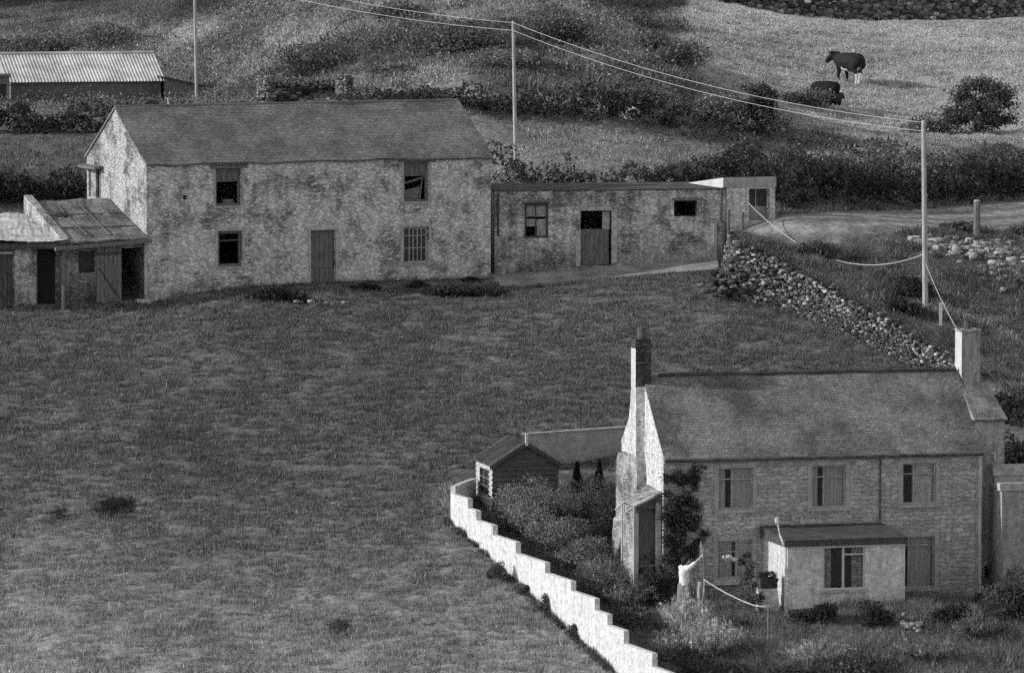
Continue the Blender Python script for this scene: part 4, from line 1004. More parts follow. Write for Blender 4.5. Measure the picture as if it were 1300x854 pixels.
# ================================================================== TIN BARN on the far left
def tin_barn():
    B = Bld(P(14, 134, 236), R(15), 'long low shed with bright corrugated iron roof on the far left hillside', 'tin_roofed_shed', 'shed')
    rt = B.root; L = B.hit(204.5, 110)[0]; W = 5.0; ze = B.hit(14, 103)[1]; zr = B.hit(3, 69, W / 2)[1]
    mb = MB(); wall(mb, front(), 0, L, -1.5, ze); wall(mb, leftw(0), 0, W, -1.5, ze); wall(mb, rightw(L), 0, W, -1.5, ze); wall(mb, backw(W), 0, L, -1.5, ze)
    mb.build('wall', 'gwood', rt)
    mb = MB(); mb.poly([(-.003, .05, ze), (-.003, W, ze), (-.003, W / 2, zr - .05)]); mb.poly([(L, 0, ze), (L, W, ze), (L, W / 2, zr - .05)]); mb.build('gable_end', 'trim', rt)
    mb = MB(); n = int(L / .035)
    for (ya, za, yb, zb) in ((-.2, ze - .06, W / 2, zr), (W + .2, ze - .06, W / 2, zr)):
        k = len(mb.v)
        for i in range(n + 1):
            u = -.15 + (L + .3) * i / n; c = .022 * math.cos(i * math.pi / 2.0)
            mb.v += [(u, ya, za + c), (u, (ya + yb) / 2, (za + zb) / 2 + c - .01), (u, yb, zb + c)]
        for i in range(n):
            for j in (0, 1): a = k + 3 * i + j; mb.f.append((a, a + 3, a + 4, a + 1))
    rf = mb.build('roof', 'tin', rt)
    mb = MB(); mb.tube((-.15, W / 2, zr + .02), (L + .15, W / 2, zr + .02), .08, .08, 6); mb.build('ridge_cap', 'tin', rf)
    # lean to right
    B2 = Bld(P(205, 134, 236.5), R(15), 'low dark lean-to with sloping roof beside the corrugated shed', 'dark_lean_to', 'outbuilding'); r2 = B2.root
    u1 = B2.hit(270, 112)[0]; za = B2.hit(205, 97)[1]; zb = B2.hit(270, 111)[1]
    mb = MB(); mb.poly([(.12, 0, -1.5), (u1 - .1, 0, -1.5), (u1 - .1, 0, zb - .04), (.12, 0, za - .04)]); mb.poly([(u1 - .1, 0, -1.5), (u1 - .1, 3, -1.5), (u1 - .1, 3, zb - .04), (u1 - .1, 0, zb - .04)]); mb.poly([(.12, 3, -1.5), (u1 - .1, 3, -1.5), (u1 - .1, 3, zb), (.12, 3, za)]); mb.build('wall', 'gwood', r2)
    mb = MB(); mb.slab([(.1, -.12, za), (u1, -.12, zb), (u1, 3.1, zb), (.1, 3.1, za)], .06); mb.build('roof', 'felt', r2)
    B3 = Bld(P(-30, 135, 233), R(5), 'little dark boarded hut at the left edge in front of the corrugated shed', 'boarded_hut', 'hut'); r3 = B3.root
    u1 = B3.hit(11.5, 110)[0]; z1 = B3.hit(5, 98)[1]; dd = B3.op(0, 107, 8, 132)
    mb = MB(); wall(mb, front(), 0, u1, -1.2, z1, [dd], .1); wall(mb, rightw(u1), 0, 2, -1.2, z1); wall(mb, backw(2), 0, u1, -1.2, z1); mb.build('wall', 'gwood', r3)
    MB().box(dd[0], dd[1], .05, .08, dd[2], dd[3]).build('door', 'dark', r3)
    mb = MB(); mb.box(-.1, u1 + .08, -.1, 2.1, z1 + .003, z1 + .08); mb.build('roof', 'felt', r3)
tin_barn()

# ================================================================== GROUND
FEAT = [([(690, 2), (730, 15), (770, 38), (800, 55)], 1.2, 1.6), ([(775, 4), (805, 24), (850, 42)], 3.2, .5), ([(440, 100), (560, 98), (680, 88), (800, 74)], 1.0, 1.25),  # lit ridge edge and the dark slope beside it painted into the tone
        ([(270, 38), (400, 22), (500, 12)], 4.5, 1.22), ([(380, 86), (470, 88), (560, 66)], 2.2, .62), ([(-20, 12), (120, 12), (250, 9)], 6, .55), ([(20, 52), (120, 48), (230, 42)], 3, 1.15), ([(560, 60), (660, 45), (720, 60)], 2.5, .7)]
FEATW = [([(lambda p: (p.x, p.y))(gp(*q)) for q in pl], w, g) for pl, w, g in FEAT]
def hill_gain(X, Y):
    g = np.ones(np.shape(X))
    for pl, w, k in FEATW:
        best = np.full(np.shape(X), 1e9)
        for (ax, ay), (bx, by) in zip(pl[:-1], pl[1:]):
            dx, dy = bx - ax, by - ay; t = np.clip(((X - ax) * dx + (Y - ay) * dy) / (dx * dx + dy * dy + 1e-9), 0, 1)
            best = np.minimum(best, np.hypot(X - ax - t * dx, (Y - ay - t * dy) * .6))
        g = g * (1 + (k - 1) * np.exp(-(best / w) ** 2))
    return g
def tone(X, Y):
    n1, n2, n3 = fbm(X * .22, Y * .12, 3), fbm(X * .9, Y * .5, 8), fbm(X * 2.6, Y * 1.6, 13)
    s = side(X, Y); past_edge = .031 * Y + 2.2 * (vnoise(Y * .12, Y * 0, 4) - .5)
    t = .148 + .15 * sstep(169, 149, Y) + .012 * sstep(-6, -14, X) * sstep(170, 155, Y)  # lower meadow paler to paint the extra sun on its flatter slope
    t = t * (.8 + .4 * n1) * (.86 + .28 * n2)
    bu = (X - BARN.O.x) * math.cos(R(25)) + (Y - BARN.O.y) * math.sin(R(25)); bv = -(X - BARN.O.x) * math.sin(R(25)) + (Y - BARN.O.y) * math.cos(R(25))
    t = t + (.22 - t) * sstep(5.2, 6.6, bu) * sstep(15.5, 14, bu) * np.exp(-((bv + 1.0 + .3 * (n2 - .5)) / .5) ** 2) * .8
    wl = (X - WA.x) * WD.y - (Y - WA.y) * WD.x         # garden side of the white wall
    garden = (wl < 0) & (Y < 167) & (X > -1.9)
    t = np.where(garden, .115 * (.6 + .8 * n2), t)
    back = Y > 193
    tb = .12 * (.7 + .6 * n2)
    tb = np.where((Y > 204) & (X > -2.5), .22 * (.65 + .7 * n2), tb)
    hill = sstep(221, 224, Y)
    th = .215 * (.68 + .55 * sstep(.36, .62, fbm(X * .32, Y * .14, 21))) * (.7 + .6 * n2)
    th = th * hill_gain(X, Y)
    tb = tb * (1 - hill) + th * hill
    pa = sstep(-.4, .4, X - past_edge) * sstep(226, 233, Y)
    tp = .36 * (.72 + .56 * n2) * (.8 + .4 * n1)
    tb = tb * (1 - pa) + tp * pa
    tb = np.where(Y > 287.5 + (X - 5) * .25, .06 * (.6 + .8 * n2), tb)
    tb = np.where((Y > 246) & (X > 3.6) & (X < 9.5 - (Y - 250) * .02) & (Y > 262 + (X - 6) * 4), .07 * (.6 + .8 * n3), tb)
    t = np.where(back, tb, t)
    hi = (s > 0) & (Y < 215) & (X > 6)
    tv = .125 * (.45 + 1.1 * n2) * (.7 + .6 * n3)
    tr = .2 * np.exp(-((Y - (182.6 - (X - 14.9) * 1.05)) / .35) ** 2) * (X > 14.6)
    tv = tv + tr * .6
    yn, yf = 189.6 + np.maximum(0, X - 11.2) * .98, 195.5 + (X - 9.6) * 1.21
    road = sstep(-.35, .35, Y - yn + (n2 - .5) * 1.2) * sstep(.4, -.2, Y - yf) * (X > 8)
    ruts = .12 * np.sin((Y - yn) * 2.6 + X * .3)
    tv = tv * (1 - road) + (.24 + ruts * .5) * (.45 + 1.1 * n3) * road
    t = np.where(hi, tv, t)
    return np.clip(t, .012, .6), road * hi
def terrain():
    xs = np.concatenate([np.linspace(-260, -62, 14), np.linspace(-58, -23.5, 60), np.linspace(-23, 23, 330), np.linspace(23.5, 58, 60), np.linspace(62, 260, 14)])
    ys = np.concatenate([np.linspace(20, 143, 26), np.arange(144, 194, .105), np.arange(194, 232, .22), np.arange(232, 300, .36), np.linspace(302, 900, 46)])
    X, Y = np.meshgrid(xs, ys); X, Y = X.ravel(), Y.ravel()
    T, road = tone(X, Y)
    near = (np.abs(X) < 30) & (Y > 140) & (Y < 300)
    b = (fbm(X * .9, Y * .8, 41) - .5) * .13 + (fbm(X * 2.4 + Y * .9, Y * 5.2 - X * .8, 42, 3) - .5) * .15 + (np.abs(vnoise(X * 1.9 + Y * .7, Y * 4.4 - X * .5, 44) - .5) - .25) * .15
    Z = ground(X, Y) + np.where(near, b * (1 - .85 * road) * np.where((Y > 187.5) & (Y < 193) & (X < 8), .25, 1), 0)
    W = len(xs); i = np.arange(len(xs) - 1)[None] + W * np.arange(len(ys) - 1)[:, None]; i = i.ravel()
    Fc = np.stack([i, i + 1, i + 1 + W, i + W], 1)
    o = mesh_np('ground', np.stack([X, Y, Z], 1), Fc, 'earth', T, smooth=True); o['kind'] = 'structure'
terrain()
def scatter(n, D0, D1, p0, p1):
    D = np.sqrt(rng.uniform(D0 ** 2, D1 ** 2, n)); px = rng.uniform(p0, p1, n)
    return (px - CX) / F * D, D
def in_boxes(X, Y, m=.12):
    """inside a building footprint"""
    k = np.zeros(X.shape, bool)
    for (ox, oy, rz, u0, u1, y0, y1) in ((BARN.O.x, BARN.O.y, R(25), -3.2, BL, 0, 5.9), (HOUSE.O.x, HOUSE.O.y, R(13), -.3, HL + 3, 0, 5), (P(628, 351, 192).x, 192, R(8), 0, 8.4, -2.4, 4.2)):
        dx, dy = X - ox, Y - oy; u = dx * math.cos(rz) + dy * math.sin(rz); v = -dx * math.sin(rz) + dy * math.cos(rz)
        k |= (u > u0 - m) & (u < u1 + m) & (v > y0 - m) & (v < y1 + m)
    return k
def grass(name, n, D0, D1, p0, p1, h, w, gain, sel=None, lean=.5, clump=(1.4, .45), noroad=True, sigma=.42):
    X, Y = scatter(n, D0, D1, p0, p1); m = ~in_boxes(X, Y)
    if sel is not None: m &= sel(X, Y)
    c = fbm(X * clump[0], Y * clump[0] * .7, 51); m &= c > rng.uniform(clump[1] - .22, clump[1] + .18, n)
    X, Y, c = X[m], Y[m], c[m]; T, rd = tone(X, Y)
    if noroad: k = rd < .5; X, Y, c, T = X[k], Y[k], c[k], T[k]
    hh = h * (.45 + 1.3 * np.clip((c - .35) * 2.2, 0, 1.3))
    o = blades(name, X, Y, hh, w, T * gain * np.exp(rng.normal(size=len(X)) * sigma), lean=lean)
    o['kind'] = 'stuff'; o['category'] = 'grass'; return o
wline = lambda X, Y: (X - WA.x) * WD.y - (Y - WA.y) * WD.x
o = grass('meadow_grass', 760000, 145, 193, -40, 1240, .05, .0135, 1.25, lambda X, Y: (side(X, Y) < 0) & ((wline(X, Y) > .1) | (Y > 167.5) | (X < -2)), clump=(1.7, .22), sigma=.42)
o['label'] = 'short tussocky grass of the sloping meadow'
X, Y = scatter(520000, 145, 192, -40, 1240)
m = (side(X, Y) < 0) & ((wline(X, Y) > .1) | (Y > 167.5) | (X < -2)) & ~in_boxes(X, Y) & (fbm(X * 2.6 + Y * .9, Y * 6.0 - X * .9, 91, 3) > .55 + .06 * rng.normal(size=len(X)))
X, Y = X[m], Y[m]
o = blades('meadow_tufts', X, Y, np.full(len(X), .13), .016, tone(X, Y)[0] * .95 * np.exp(rng.normal(size=len(X)) * .45), lean=.5); tag(o, 'coarser darker tufts in ridges across the meadow', 'grass', None, 'stuff')
o = grass('garden_grass', 210000, 144, 166, 560, 1360, .22, .012, 2.0, lambda X, Y: (wline(X, Y) < -.25) & (side(X, Y) < 0), lean=.5, clump=(1.1, .38))
o['label'] = 'long rough grass in front of the cottage'
o = grass('verge_grass', 160000, 172, 212, 920, 1340, .14, .022, 1.4, lambda X, Y: (side(X, Y) > .08) & (X > 7.3))
o['label'] = 'rough grass on the bank between the stone wall and the lane'
o = grass('back_field_grass', 170000, 195, 232, -40, 1340, .1, .026, 1.4, lambda X, Y: ~((side(X, Y) > 0) & (Y < 212) & (X > 6.5)) & ~((Y > 211) & (X < -9)))
o['label'] = 'grass of the small field behind the barn'
o = grass('pasture_grass', 280000, 226, 290, 850, 1340, .1, .036, 1.35, lambda X, Y: X > .031 * Y - 1, sigma=.3)
o['label'] = 'pale dry grass of the cow pasture'
o = grass('hillside_bracken', 420000, 224, 305, -40, 900, .17, .04, 1.3, lambda X, Y: X < .031 * Y + 1, lean=.6, clump=(.7, .34), sigma=.36)
o['label'] = 'rough bracken and grass covering the hillside above the barn'; o['category'] = 'bracken'

X, Y = scatter(30000, 146, 166, -40, 860); m = (wline(X, Y) > .2) & (fbm(X * .5, Y * .35, 61) + .25 * fbm(X * 2.5, Y * 2, 62) > .58 + .10 * sstep(156, 168, Y)); X, Y = X[m], Y[m]
V, Fc, tt = leaves(np.stack([X, Y, ground(X, Y) + rng.uniform(.0, .1, len(X))], 1), .017, .34 * rng.uniform(.4, 1.4, len(X)), .8, .8)
o = mesh_np('meadow_flowers', V, Fc, 'grass', tt); tag(o, 'scatter of tiny pale flowers and seed heads in the lower meadow', 'flowers', None, 'stuff')

X, Y = scatter(5200, 224, 262, -40, 900); m = (X < .031 * Y + .5) & (fbm(X * .4, Y * .2, 101) > .47 + .07 * rng.normal(size=len(X))); X, Y = X[m], Y[m]; k_ = 34
hs = rng.uniform(.12, .5, len(X)); cx = np.repeat(X, k_) + rng.normal(size=len(X) * k_) * np.repeat(hs, k_) * .75; cy = np.repeat(Y, k_) + rng.normal(size=len(X) * k_) * .3
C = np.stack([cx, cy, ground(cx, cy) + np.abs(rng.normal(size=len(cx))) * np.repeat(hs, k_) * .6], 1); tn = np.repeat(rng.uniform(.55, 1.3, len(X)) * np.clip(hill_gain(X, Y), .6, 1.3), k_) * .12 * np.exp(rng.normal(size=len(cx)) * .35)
V, Fc, tt = leaves(C, .07, tn, .5); tag(mesh_np('hillside_scrub', V, Fc, 'leaf', tt), 'low rough scrub and bracken spread across the hillside', 'scrub', None, 'stuff')

# ================================================================== HEDGES, SHRUBS, TREES
hedge('hedge', 'dark clipped hedge in front of the corrugated roofed shed', hpts([(-60, 168, 130, 212), (0, 168, 130, 212), (60, 167, 129, 212.3), (110, 166, 127, 212.5), (160, 164, 124, 213), (230, 150, 122, 216)]), .036, .08, 430, 1.7, 'field hedges')
hedge('hedge', 'long dark hedge behind the barn roof up to the pole', hpts([(420, 132, 118, 222), (500, 132, 112, 222), (590, 148, 108, 221.5), (650, 150, 104, 221.5), (700, 150, 100, 221.8), (760, 150, 98, 222), (810, 148, 97, 222.5), (860, 142, 105, 223)]), .036, .085, 260, 1.7, 'field hedges')
hedge('hedge', 'bushy hedge just behind the low flat-topped outbuilding', hpts([(622, 240, 190, 202), (655, 240, 178, 202), (690, 240, 184, 202), (720, 238, 202, 202.5), (790, 238, 206, 202.5), (850, 238, 202, 203), (900, 236, 190, 203)]), .045, .075, 300, 1.3, 'field hedges')
hedge('hedge', 'tall dark hedge along the far side of the lane', hpts([(870, 236, 200, 203), (930, 240, 178, 204), (990, 275, 190, 199), (1050, 270, 202, 201), (1110, 266, 205, 203), (1170, 262, 205, 205), (1230, 258, 196, 207), (1300, 254, 186, 209.5), (1360, 250, 186, 212)]), .034, .085, 300, 2.0, 'field hedges')
hedge('hedge', 'ragged scrub hedge between the lane and the cow pasture', hpts([(880, 180, 158, 222), (930, 178, 140, 224), (960, 175, 120, 226), (1020, 185, 165, 224), (1090, 190, 168, 223), (1150, 195, 172, 222), (1215, 200, 185, 221), (1300, 205, 180, 219)]), .06, .085, 150, 2.4, 'field hedges')
G = 'bushes on the hillside'
for a in (('dark round bush on the hill crest above the corrugated shed', 150, 30, 110, 34, 255), ('dark bush at the top left corner of the hillside', 40, 25, 120, 36, 256), ('dark gorse patch above the ruined wall', 400, 88, 120, 46, 233),
          ('low gorse bush right of the ruined wall', 500, 112, 60, 22, 227), ('wide dark gorse clump on the hill left of the pole', 575, 92, 150, 50, 232), ('dark gorse clump just right of the pole', 705, 88, 100, 56, 233),
          ('bush on the crest between hillside and pasture', 830, 78, 60, 44, 242), ('scrubby bush below the pasture corner', 862, 118, 70, 52, 230), ('bush at the pasture edge where the power line passes', 955, 120, 62, 34, 236),
          ('low gorse on the slope above the hedge', 640, 108, 110, 30, 227), ('dark scrub on the bank left of the wide gorse clump', 500, 70, 80, 34, 240),
          ('pale thorn bush on the bank under the power line', 905, 150, 90, 44, 226), ('small bush hiding the feet of the grazing cow', 1022, 139, 66, 32, 244), ('low bramble beside the lone thorn tree', 1178, 168, 70, 32, 237)):
    px_shrub('bush', a[0], 'bush', a[1], a[2], a[3], a[4], D=a[5], tone=.074 if 'dark' in a[0] else .1, leaf=.075, k=30, group=G)
G = 'scrub in front of the tall hedge'
for a in (('rounded dark bush left of the white shelter roof', 940, 236, 84, 76, 205), ('bush with light leaves behind the shelter', 1000, 236, 70, 66, 208), ('bush in the hedge below the calf', 1062, 232, 84, 58, 209), ('bush in the hedge midway to the second pole', 1118, 232, 76, 64, 209),
          ('dark bush behind the top of the right pole', 1190, 236, 84, 62, 210), ('broad dark bush at the right edge behind the lane', 1275, 236, 110, 72, 212)):
    px_shrub('bush', a[0], 'bush', a[1], a[2], a[3], a[4], D=a[5], tone=.07, leaf=.075, k=24, group=G)
def tree(name, label, px, py, wpx, hpx, D, tn, lean):
    b = gat(px, D); s = D / F; w, h = wpx * s, hpx * s
    t = thing(name, b, label, 'tree')
    mb = MB(); mb.tube((0, 0, -.3), (lean * h * .3, 0, h * .35), .13, .09, 8)
    for k in range(7):
        a = rnd.uniform(0, 6.28); p = Vector((lean * h * .3, 0, h * rnd.uniform(.2, .35)))
        mb.tube(p, p + Vector((math.cos(a) * w * .33 + lean * h * .2, math.sin(a) * w * .25, h * rnd.uniform(.2, .5))), .06, .02, 6)
    mb.build('trunk', 'bark', t)
    lob = []
    for k in range(46):
        a = rnd.uniform(0, 6.28); r = rnd.random() ** .5; q = rnd.random()
        lob.append((math.cos(a) * r * w * .46 * (1 - .35 * q) + lean * h * q, math.sin(a) * r * w * .32, h * (.08 + .84 * q * (1 - .3 * r * r)), w * rnd.uniform(.07, .15), w * rnd.uniform(.1, .18), h * rnd.uniform(.07, .13)))
    C, tt = lobe_points(lob, 8500, .1, .75); C[:, 2] = np.maximum(C[:, 2], .1)
    V, Fc, t4 = leaves(C, .075, tt * tn); mesh_np('crown', V, Fc, 'leaf', t4, t)
tree('thorn_tree', 'lone windblown dark thorn tree at the right end of the pasture', 1236, 186, 112, 80, 236, .055, .14)
tree('thorn_tree', 'small dark tree rising from the scrub left of the cows', 960, 172, 60, 60, 226, .06, .05)
G = 'shrubs behind the sheds'
for a in (('dark leafy shrub directly behind the white-roofed shed', 20, 270, 80, 56, 197), ('dark leafy shrub behind the lean-to roof by the barn gable', 85, 262, 76, 52, 197.5), ('dark leafy shrub at the left edge behind the sheds', -25, 272, 70, 60, 196.5)):
    px_shrub('shrub', a[0], 'shrub', a[1], a[2], a[3], a[4], D=a[5], tone=.045, leaf=.075, k=16, group=G)
# in front of the barn and in the meadow
G = 'weeds at the foot of the barn'
for a in (('dark nettle clump left of the barn door', 356, 376, 74, 24, 185.2), ('low weeds between barn door and right window', 462, 370, 40, 14, 188), ('long dark weeds below the right end of the barn', 575, 378, 120, 20, 187.5), ('small weed tuft at the barn right corner', 598, 356, 26, 12, 190.3), ('weeds under the right lower window', 530, 364, 34, 10, 189)):
    px_shrub('weeds', a[0], 'weeds', a[1], a[2], a[3], a[4], D=a[5], tone=.035, leaf=.06, k=10, dp=.7, group=G)
G = 'dark tussocks in the meadow'
for lab, px, py, w, h, tn in (('largest dark rush tussock in the left of the meadow', 146, 644, 60, 13, .03), ('small dark tussock left of the largest one', 75, 653, 34, 8, .04), ('small faint tussock low in the meadow near the white wall', 432, 797, 36, 9, .06)):
    b = gp(px, py); k = b.y / F; n = int(w * h * 3.2) + 250; x = rng.normal(size=n) * w * k * .27; y = rng.normal(size=n) * .35
    hh = h * k * .4 * (.5 + .9 * rng.random(n)) * np.exp(-(x / (w * k * .42)) ** 2)
    o = blades('tussock', x + b.x, y + b.y, hh, .02, tn * 1.6 * np.exp(rng.normal(size=n) * .45), lean=.45)
    o.data.transform(__import__('mathutils').Matrix.Translation(-b)); o.location = b; tag(o, lab, 'tussock', G)
# weeds at the foot of the white wall
G = 'weeds at the foot of the white wall'
for a in (('tall weed clump hiding the upper foot of the white wall', 637, 738, 26, 34), ('pair of weeds by the middle of the white wall', 668, 752, 24, 16), ('dark weed clump by the middle of the white wall', 700, 776, 30, 24), ('low weeds at the lower end of the white wall', 738, 806, 26, 16)):
    p = gp(a[1], a[2]); p = p - Vector((.15, .1, 0)); s = p.y / F
    shrub('weeds', a[0], 'weeds', p, a[3] * s, a[4] * s, tone=.09, leaf=.04, k=14, dp=.5, group=G, up=1.0)
t_ = rng.uniform(-.02, 1.05, 5200); q_ = .03 + np.abs(rng.normal(size=5200)) * .1; nv = Vector((-WD.y, WD.x, 0)); nv = nv if nv.x < 0 else -nv
X, Y = WA.x + WD.x * WL * t_ + nv.x * q_, WA.y + WD.y * WL * t_ + nv.y * q_; m = fbm(t_ * 26, t_ * 3, 83) > .34; X, Y, t_ = X[m], Y[m], t_[m]
o = blades('wall_foot_grass', X, Y, .06 + .4 * np.clip(fbm(t_ * 22, t_ * 2, 84) - .34, 0, .6), .013, .1 * np.exp(rng.normal(size=len(X)) * .5), lean=.35); tag(o, 'longer grass growing against the foot of the white wall', 'grass', None, 'stuff')
# garden
G = 'garden shrubs beside the cottage'
for a in (('tall pale bush in front of the garden shed', 672, 690, 84, 84, 161.6, .09), ('tall pale bush between shed and white wall steps', 705, 712, 84, 74, 160, .085), ('dark bush right of the shed gable', 745, 670, 80, 72, 163, .04), ('bush with pale shoots above the white wall', 742, 738, 70, 64, 158.5, .08),
          ('dark plant growing inside the side porch', 823, 712, 24, 66, 155.6, .03), ('dark bush left of the bread oven', 772, 690, 50, 96, 161, .035), ('low dark bush by the buttress', 792, 735, 70, 44, 158.5, .045), ('round mid grey bush in the middle of the garden', 790, 772, 66, 46, 156.5, .06), ('dark shrub behind the person', 838, 765, 76, 74, 156.2, .032), ('low shadowed bush by the side porch', 842, 720, 50, 44, 157, .035),
          ('spreading pale bush near the lower wall steps', 752, 775, 60, 44, 156, .06), ('feathery bush beside the lower wall', 800, 815, 70, 40, 153.6, .05)):
    px_shrub('garden_shrub', a[0], 'shrub', a[1], a[2], a[3], a[4], D=a[5], tone=a[6] * 1.5, leaf=.036, k=26, group=G, up=.6)
G = 'little conifers by the back wall'
for px, top, lab in ((733, 586, 'dark pointed little conifer nearer the shed'), (761, 583, 'dark pointed little conifer nearer the cottage')):
    b = gat(px, 165.5); h = P(px, top, 165.5).z - b.z; n = 1500
    f = rng.random(n); a = rng.uniform(0, 6.28, n); r = (.2 * (1 - f) + .015) * rng.uniform(.5, 1.1, n)
    C = np.stack([np.cos(a) * r, np.sin(a) * r, f * h], 1); V, Fc, tt = leaves(C, .05, np.full(n, .03) * np.exp(rng.normal(size=n) * .3))
    o = mesh_np('conifer', V, Fc, 'leaf', tt); o.location = b; tag(o, lab, 'conifer', G)
def climber():
    lob = []
    for (px, py, w, h) in ((868, 605, 20, 14), (880, 612, 18, 20), (862, 630, 26, 26), (872, 650, 30, 26), (856, 660, 20, 30), (878, 668, 24, 20), (862, 690, 30, 28), (850, 705, 24, 26), (876, 700, 16, 18), (884, 598, 10, 10), (846, 640, 10, 20)):
        u, z = HOUSE.hit(px, py, -.15); s = .023
        for k in range(9): lob.append((u + rng.normal() * w * s * .42, -.1 - abs(rng.normal()) * .05, z + rng.normal() * h * s * .42, w * s * rng.uniform(.12, .34), .14, h * s * rng.uniform(.12, .34)))
    C, t = lobe_points(lob, 10000, .1, .6); C[:, 1] = np.minimum(C[:, 1], -.03)
    V, Fc, tt = leaves(C, .042, t * .052)
    root = thing('climbing_plant', HOUSE.O, 'dark climbing plant covering the left of the cottage front', 'climber', HOUSE.t)
    mesh_np('foliage', V, Fc, 'leaf', tt, root)
    mb = MB(); u, z = HOUSE.hit(862, 742, -.06); u2, z2 = HOUSE.hit(866, 620, -.06); mb.path([(u, -.06, -.6), (u - .1, -.06, z2 * .4), (u2, -.06, z2)], .035); mb.build('stem', 'bark', root)
climber()
G = 'plants along the cottage front'
for a in (('spiky dark plant under the left of the porch window', 1022, 772, 40, 24, 152.9), ('spiky dark plant under the middle of the porch window', 1048, 775, 44, 30, 152.8), ('round dark shrub right of the porch window', 1114, 782, 54, 34, 152.6), ('low plants at the right corner of the porch', 1158, 768, 40, 16, 154.8), ('low weeds under the tall right window', 1190, 762, 60, 14, 156),
          ('dark rounded bush on the lawn at right', 1216, 808, 60, 34, 152.8), ('ivy heap against the wing wall', 1262, 770, 50, 36, 155.6), ('tall ragged bush at the right edge of the garden', 1292, 810, 70, 84, 153.2), ('bramble below the hatch on the wing', 1270, 800, 60, 40, 154), ('dark bush at the bottom edge left of the clothes post', 905, 850, 110, 40, 149.5),
          ('dark mound of plants at the bottom edge right of the post', 1010, 862, 60, 26, 149.2), ('wispy bush at the bottom edge under the porch', 1090, 858, 110, 34, 149.4), ('small dark weed in the lawn by the post', 945, 796, 20, 14, 152.8)):
    px_shrub('garden_plant', a[0], 'plant', a[1], a[2], a[3], a[4], D=a[5], tone=.036 if 'dark' in a[0] or 'ivy' in a[0] else .055, leaf=.05, k=16, group=G, up=.5)
# tall pale grasses by the person
def feathery(label, px, py, D, wpx, hpx, n, tn):
    b = gat(px, D); k = D / F; w, h = wpx * k, hpx * k; b.z -= .05
    st = rng.uniform(0, 6.28, n // 14); C, A = [], []
    for a in st:
        r = rng.random() ** .6; tip = np.array([math.cos(a) * r * w * .5, math.sin(a) * r * w * .4, h * rng.uniform(.55, 1.05) * (1 - .35 * r)])
        t = rng.uniform(.15, 1, 14)[:, None]; C.append(tip * np.array([1, 1, 0]) * t ** 1.4 + np.array([0, 0, tip[2]]) * t + rng.normal(size=(14, 3)) * .035); A.append(np.full(14, np.exp(rng.normal() * .4)))
    C, A = np.concatenate(C), np.concatenate(A); V, Fc, tt = leaves(C, .07, A * tn * np.exp(rng.normal(size=len(C)) * .3), 1.6, .14)
    o = mesh_np('feathery_bush', V, Fc, 'leaf', tt); o.location = b; return tag(o, label, 'shrub', 'feathery bushes in the garden')
for a in (('pale feathery bush hiding the legs of the person', 872, 812, 152.6, 82, 64, 6400, .25), ('pale feathery bush at the bottom edge below the person', 905, 842, 151, 100, 58, 7000, .24), ('feathery bush beside the lower end of the white wall', 848, 838, 151, 66, 44, 3600, .18),
          ('thin feathery plants right of the person', 925, 800, 152.8, 50, 30, 2000, .13), ('loose feathery bush above the white wall steps', 768, 742, 157.2, 80, 50, 4200, .12), ('pale loose bush between shed and bread oven', 715, 668, 162.2, 90, 66, 5600, .13), ('pale loose bush against the white wall near the shed', 668, 682, 161, 60, 66, 4200, .15),
          ('grey feathery bush in the middle of the garden', 800, 790, 155.2, 80, 46, 4200, .11), ('wispy feathery bush at the bottom edge right of the clothes post', 1040, 856, 150, 110, 40, 4600, .17), ('low wispy growth at the bottom right edge', 1180, 852, 150.5, 120, 30, 4200, .12), ('feathery weeds at the right end of the lawn', 1240, 836, 151.8, 70, 36, 3000, .11)):
    feathery(a[0], a[1], a[2], a[3], a[4], a[5], a[6], a[7])
# bank behind the cottage
G = 'bushes behind the cottage'
for a in (('dark bush behind the right end of the cottage', 1292, 585, 90, 100, 166), ('dark scrub behind the right chimney', 1262, 470, 60, 44, 173), ('dark scrub at the right edge above the cottage', 1300, 500, 60, 60, 172), ('low dark bush on the bank below the right pole', 1165, 372, 60, 34, 183.5),
          ('rough tuft on the bank by the sagging cable', 1035, 322, 60, 30, 187.6), ('tuft at the foot of the wooden gate post', 1218, 302, 60, 20, 194), ('low bush behind the gate post at the right edge', 1295, 300, 40, 18, 195), ('dark hollow bush under the cable', 1140, 384, 60, 26, 181.5)):
    px_shrub('bank_bush', a[0], 'bush', a[1], a[2], a[3], a[4], D=a[5], tone=.034 if 'dark' in a[0] else .07, leaf=.06, k=14, group=G)
# rubble and boulders
def heap(label, px, py, D, n, w, d, t0, t1, s0=.08, s1=.2, name='rubble_heap', cat='rubble'):
    b = gat(px, D); it = []
    for _ in range(n):
        x, y = rng.normal() * w, rng.normal() * d
        it.append((x, y, gz(b.x + x, b.y + y) - b.z + rng.random() * .1, rng.uniform(s0, s1) * 1.3, rng.uniform(s0, s1), rng.uniform(s0, s1) * .7, rng.uniform(t0, t1)))
    o = stones_mesh(name, it); o.location = b; tag(o, label, cat, None, 'stuff')
heap('scattered pale rubble on the bank at the right edge below the lane', 1262, 322, 190, 200, 1.0, 1.0, .08, .5, .04, .14)
heap('second smaller patch of rubble below the first at right', 1290, 345, 187, 60, .6, .6, .08, .4, .04, .12)
heap('few pale stones on the bank right of the tall pole', 1200, 318, 190, 22, .5, .4, .15, .45)
heap('pale stones left on the lawn before the tall window', 1158, 802, 152.6, 26, .35, .3, .2, .55, .04, .1)
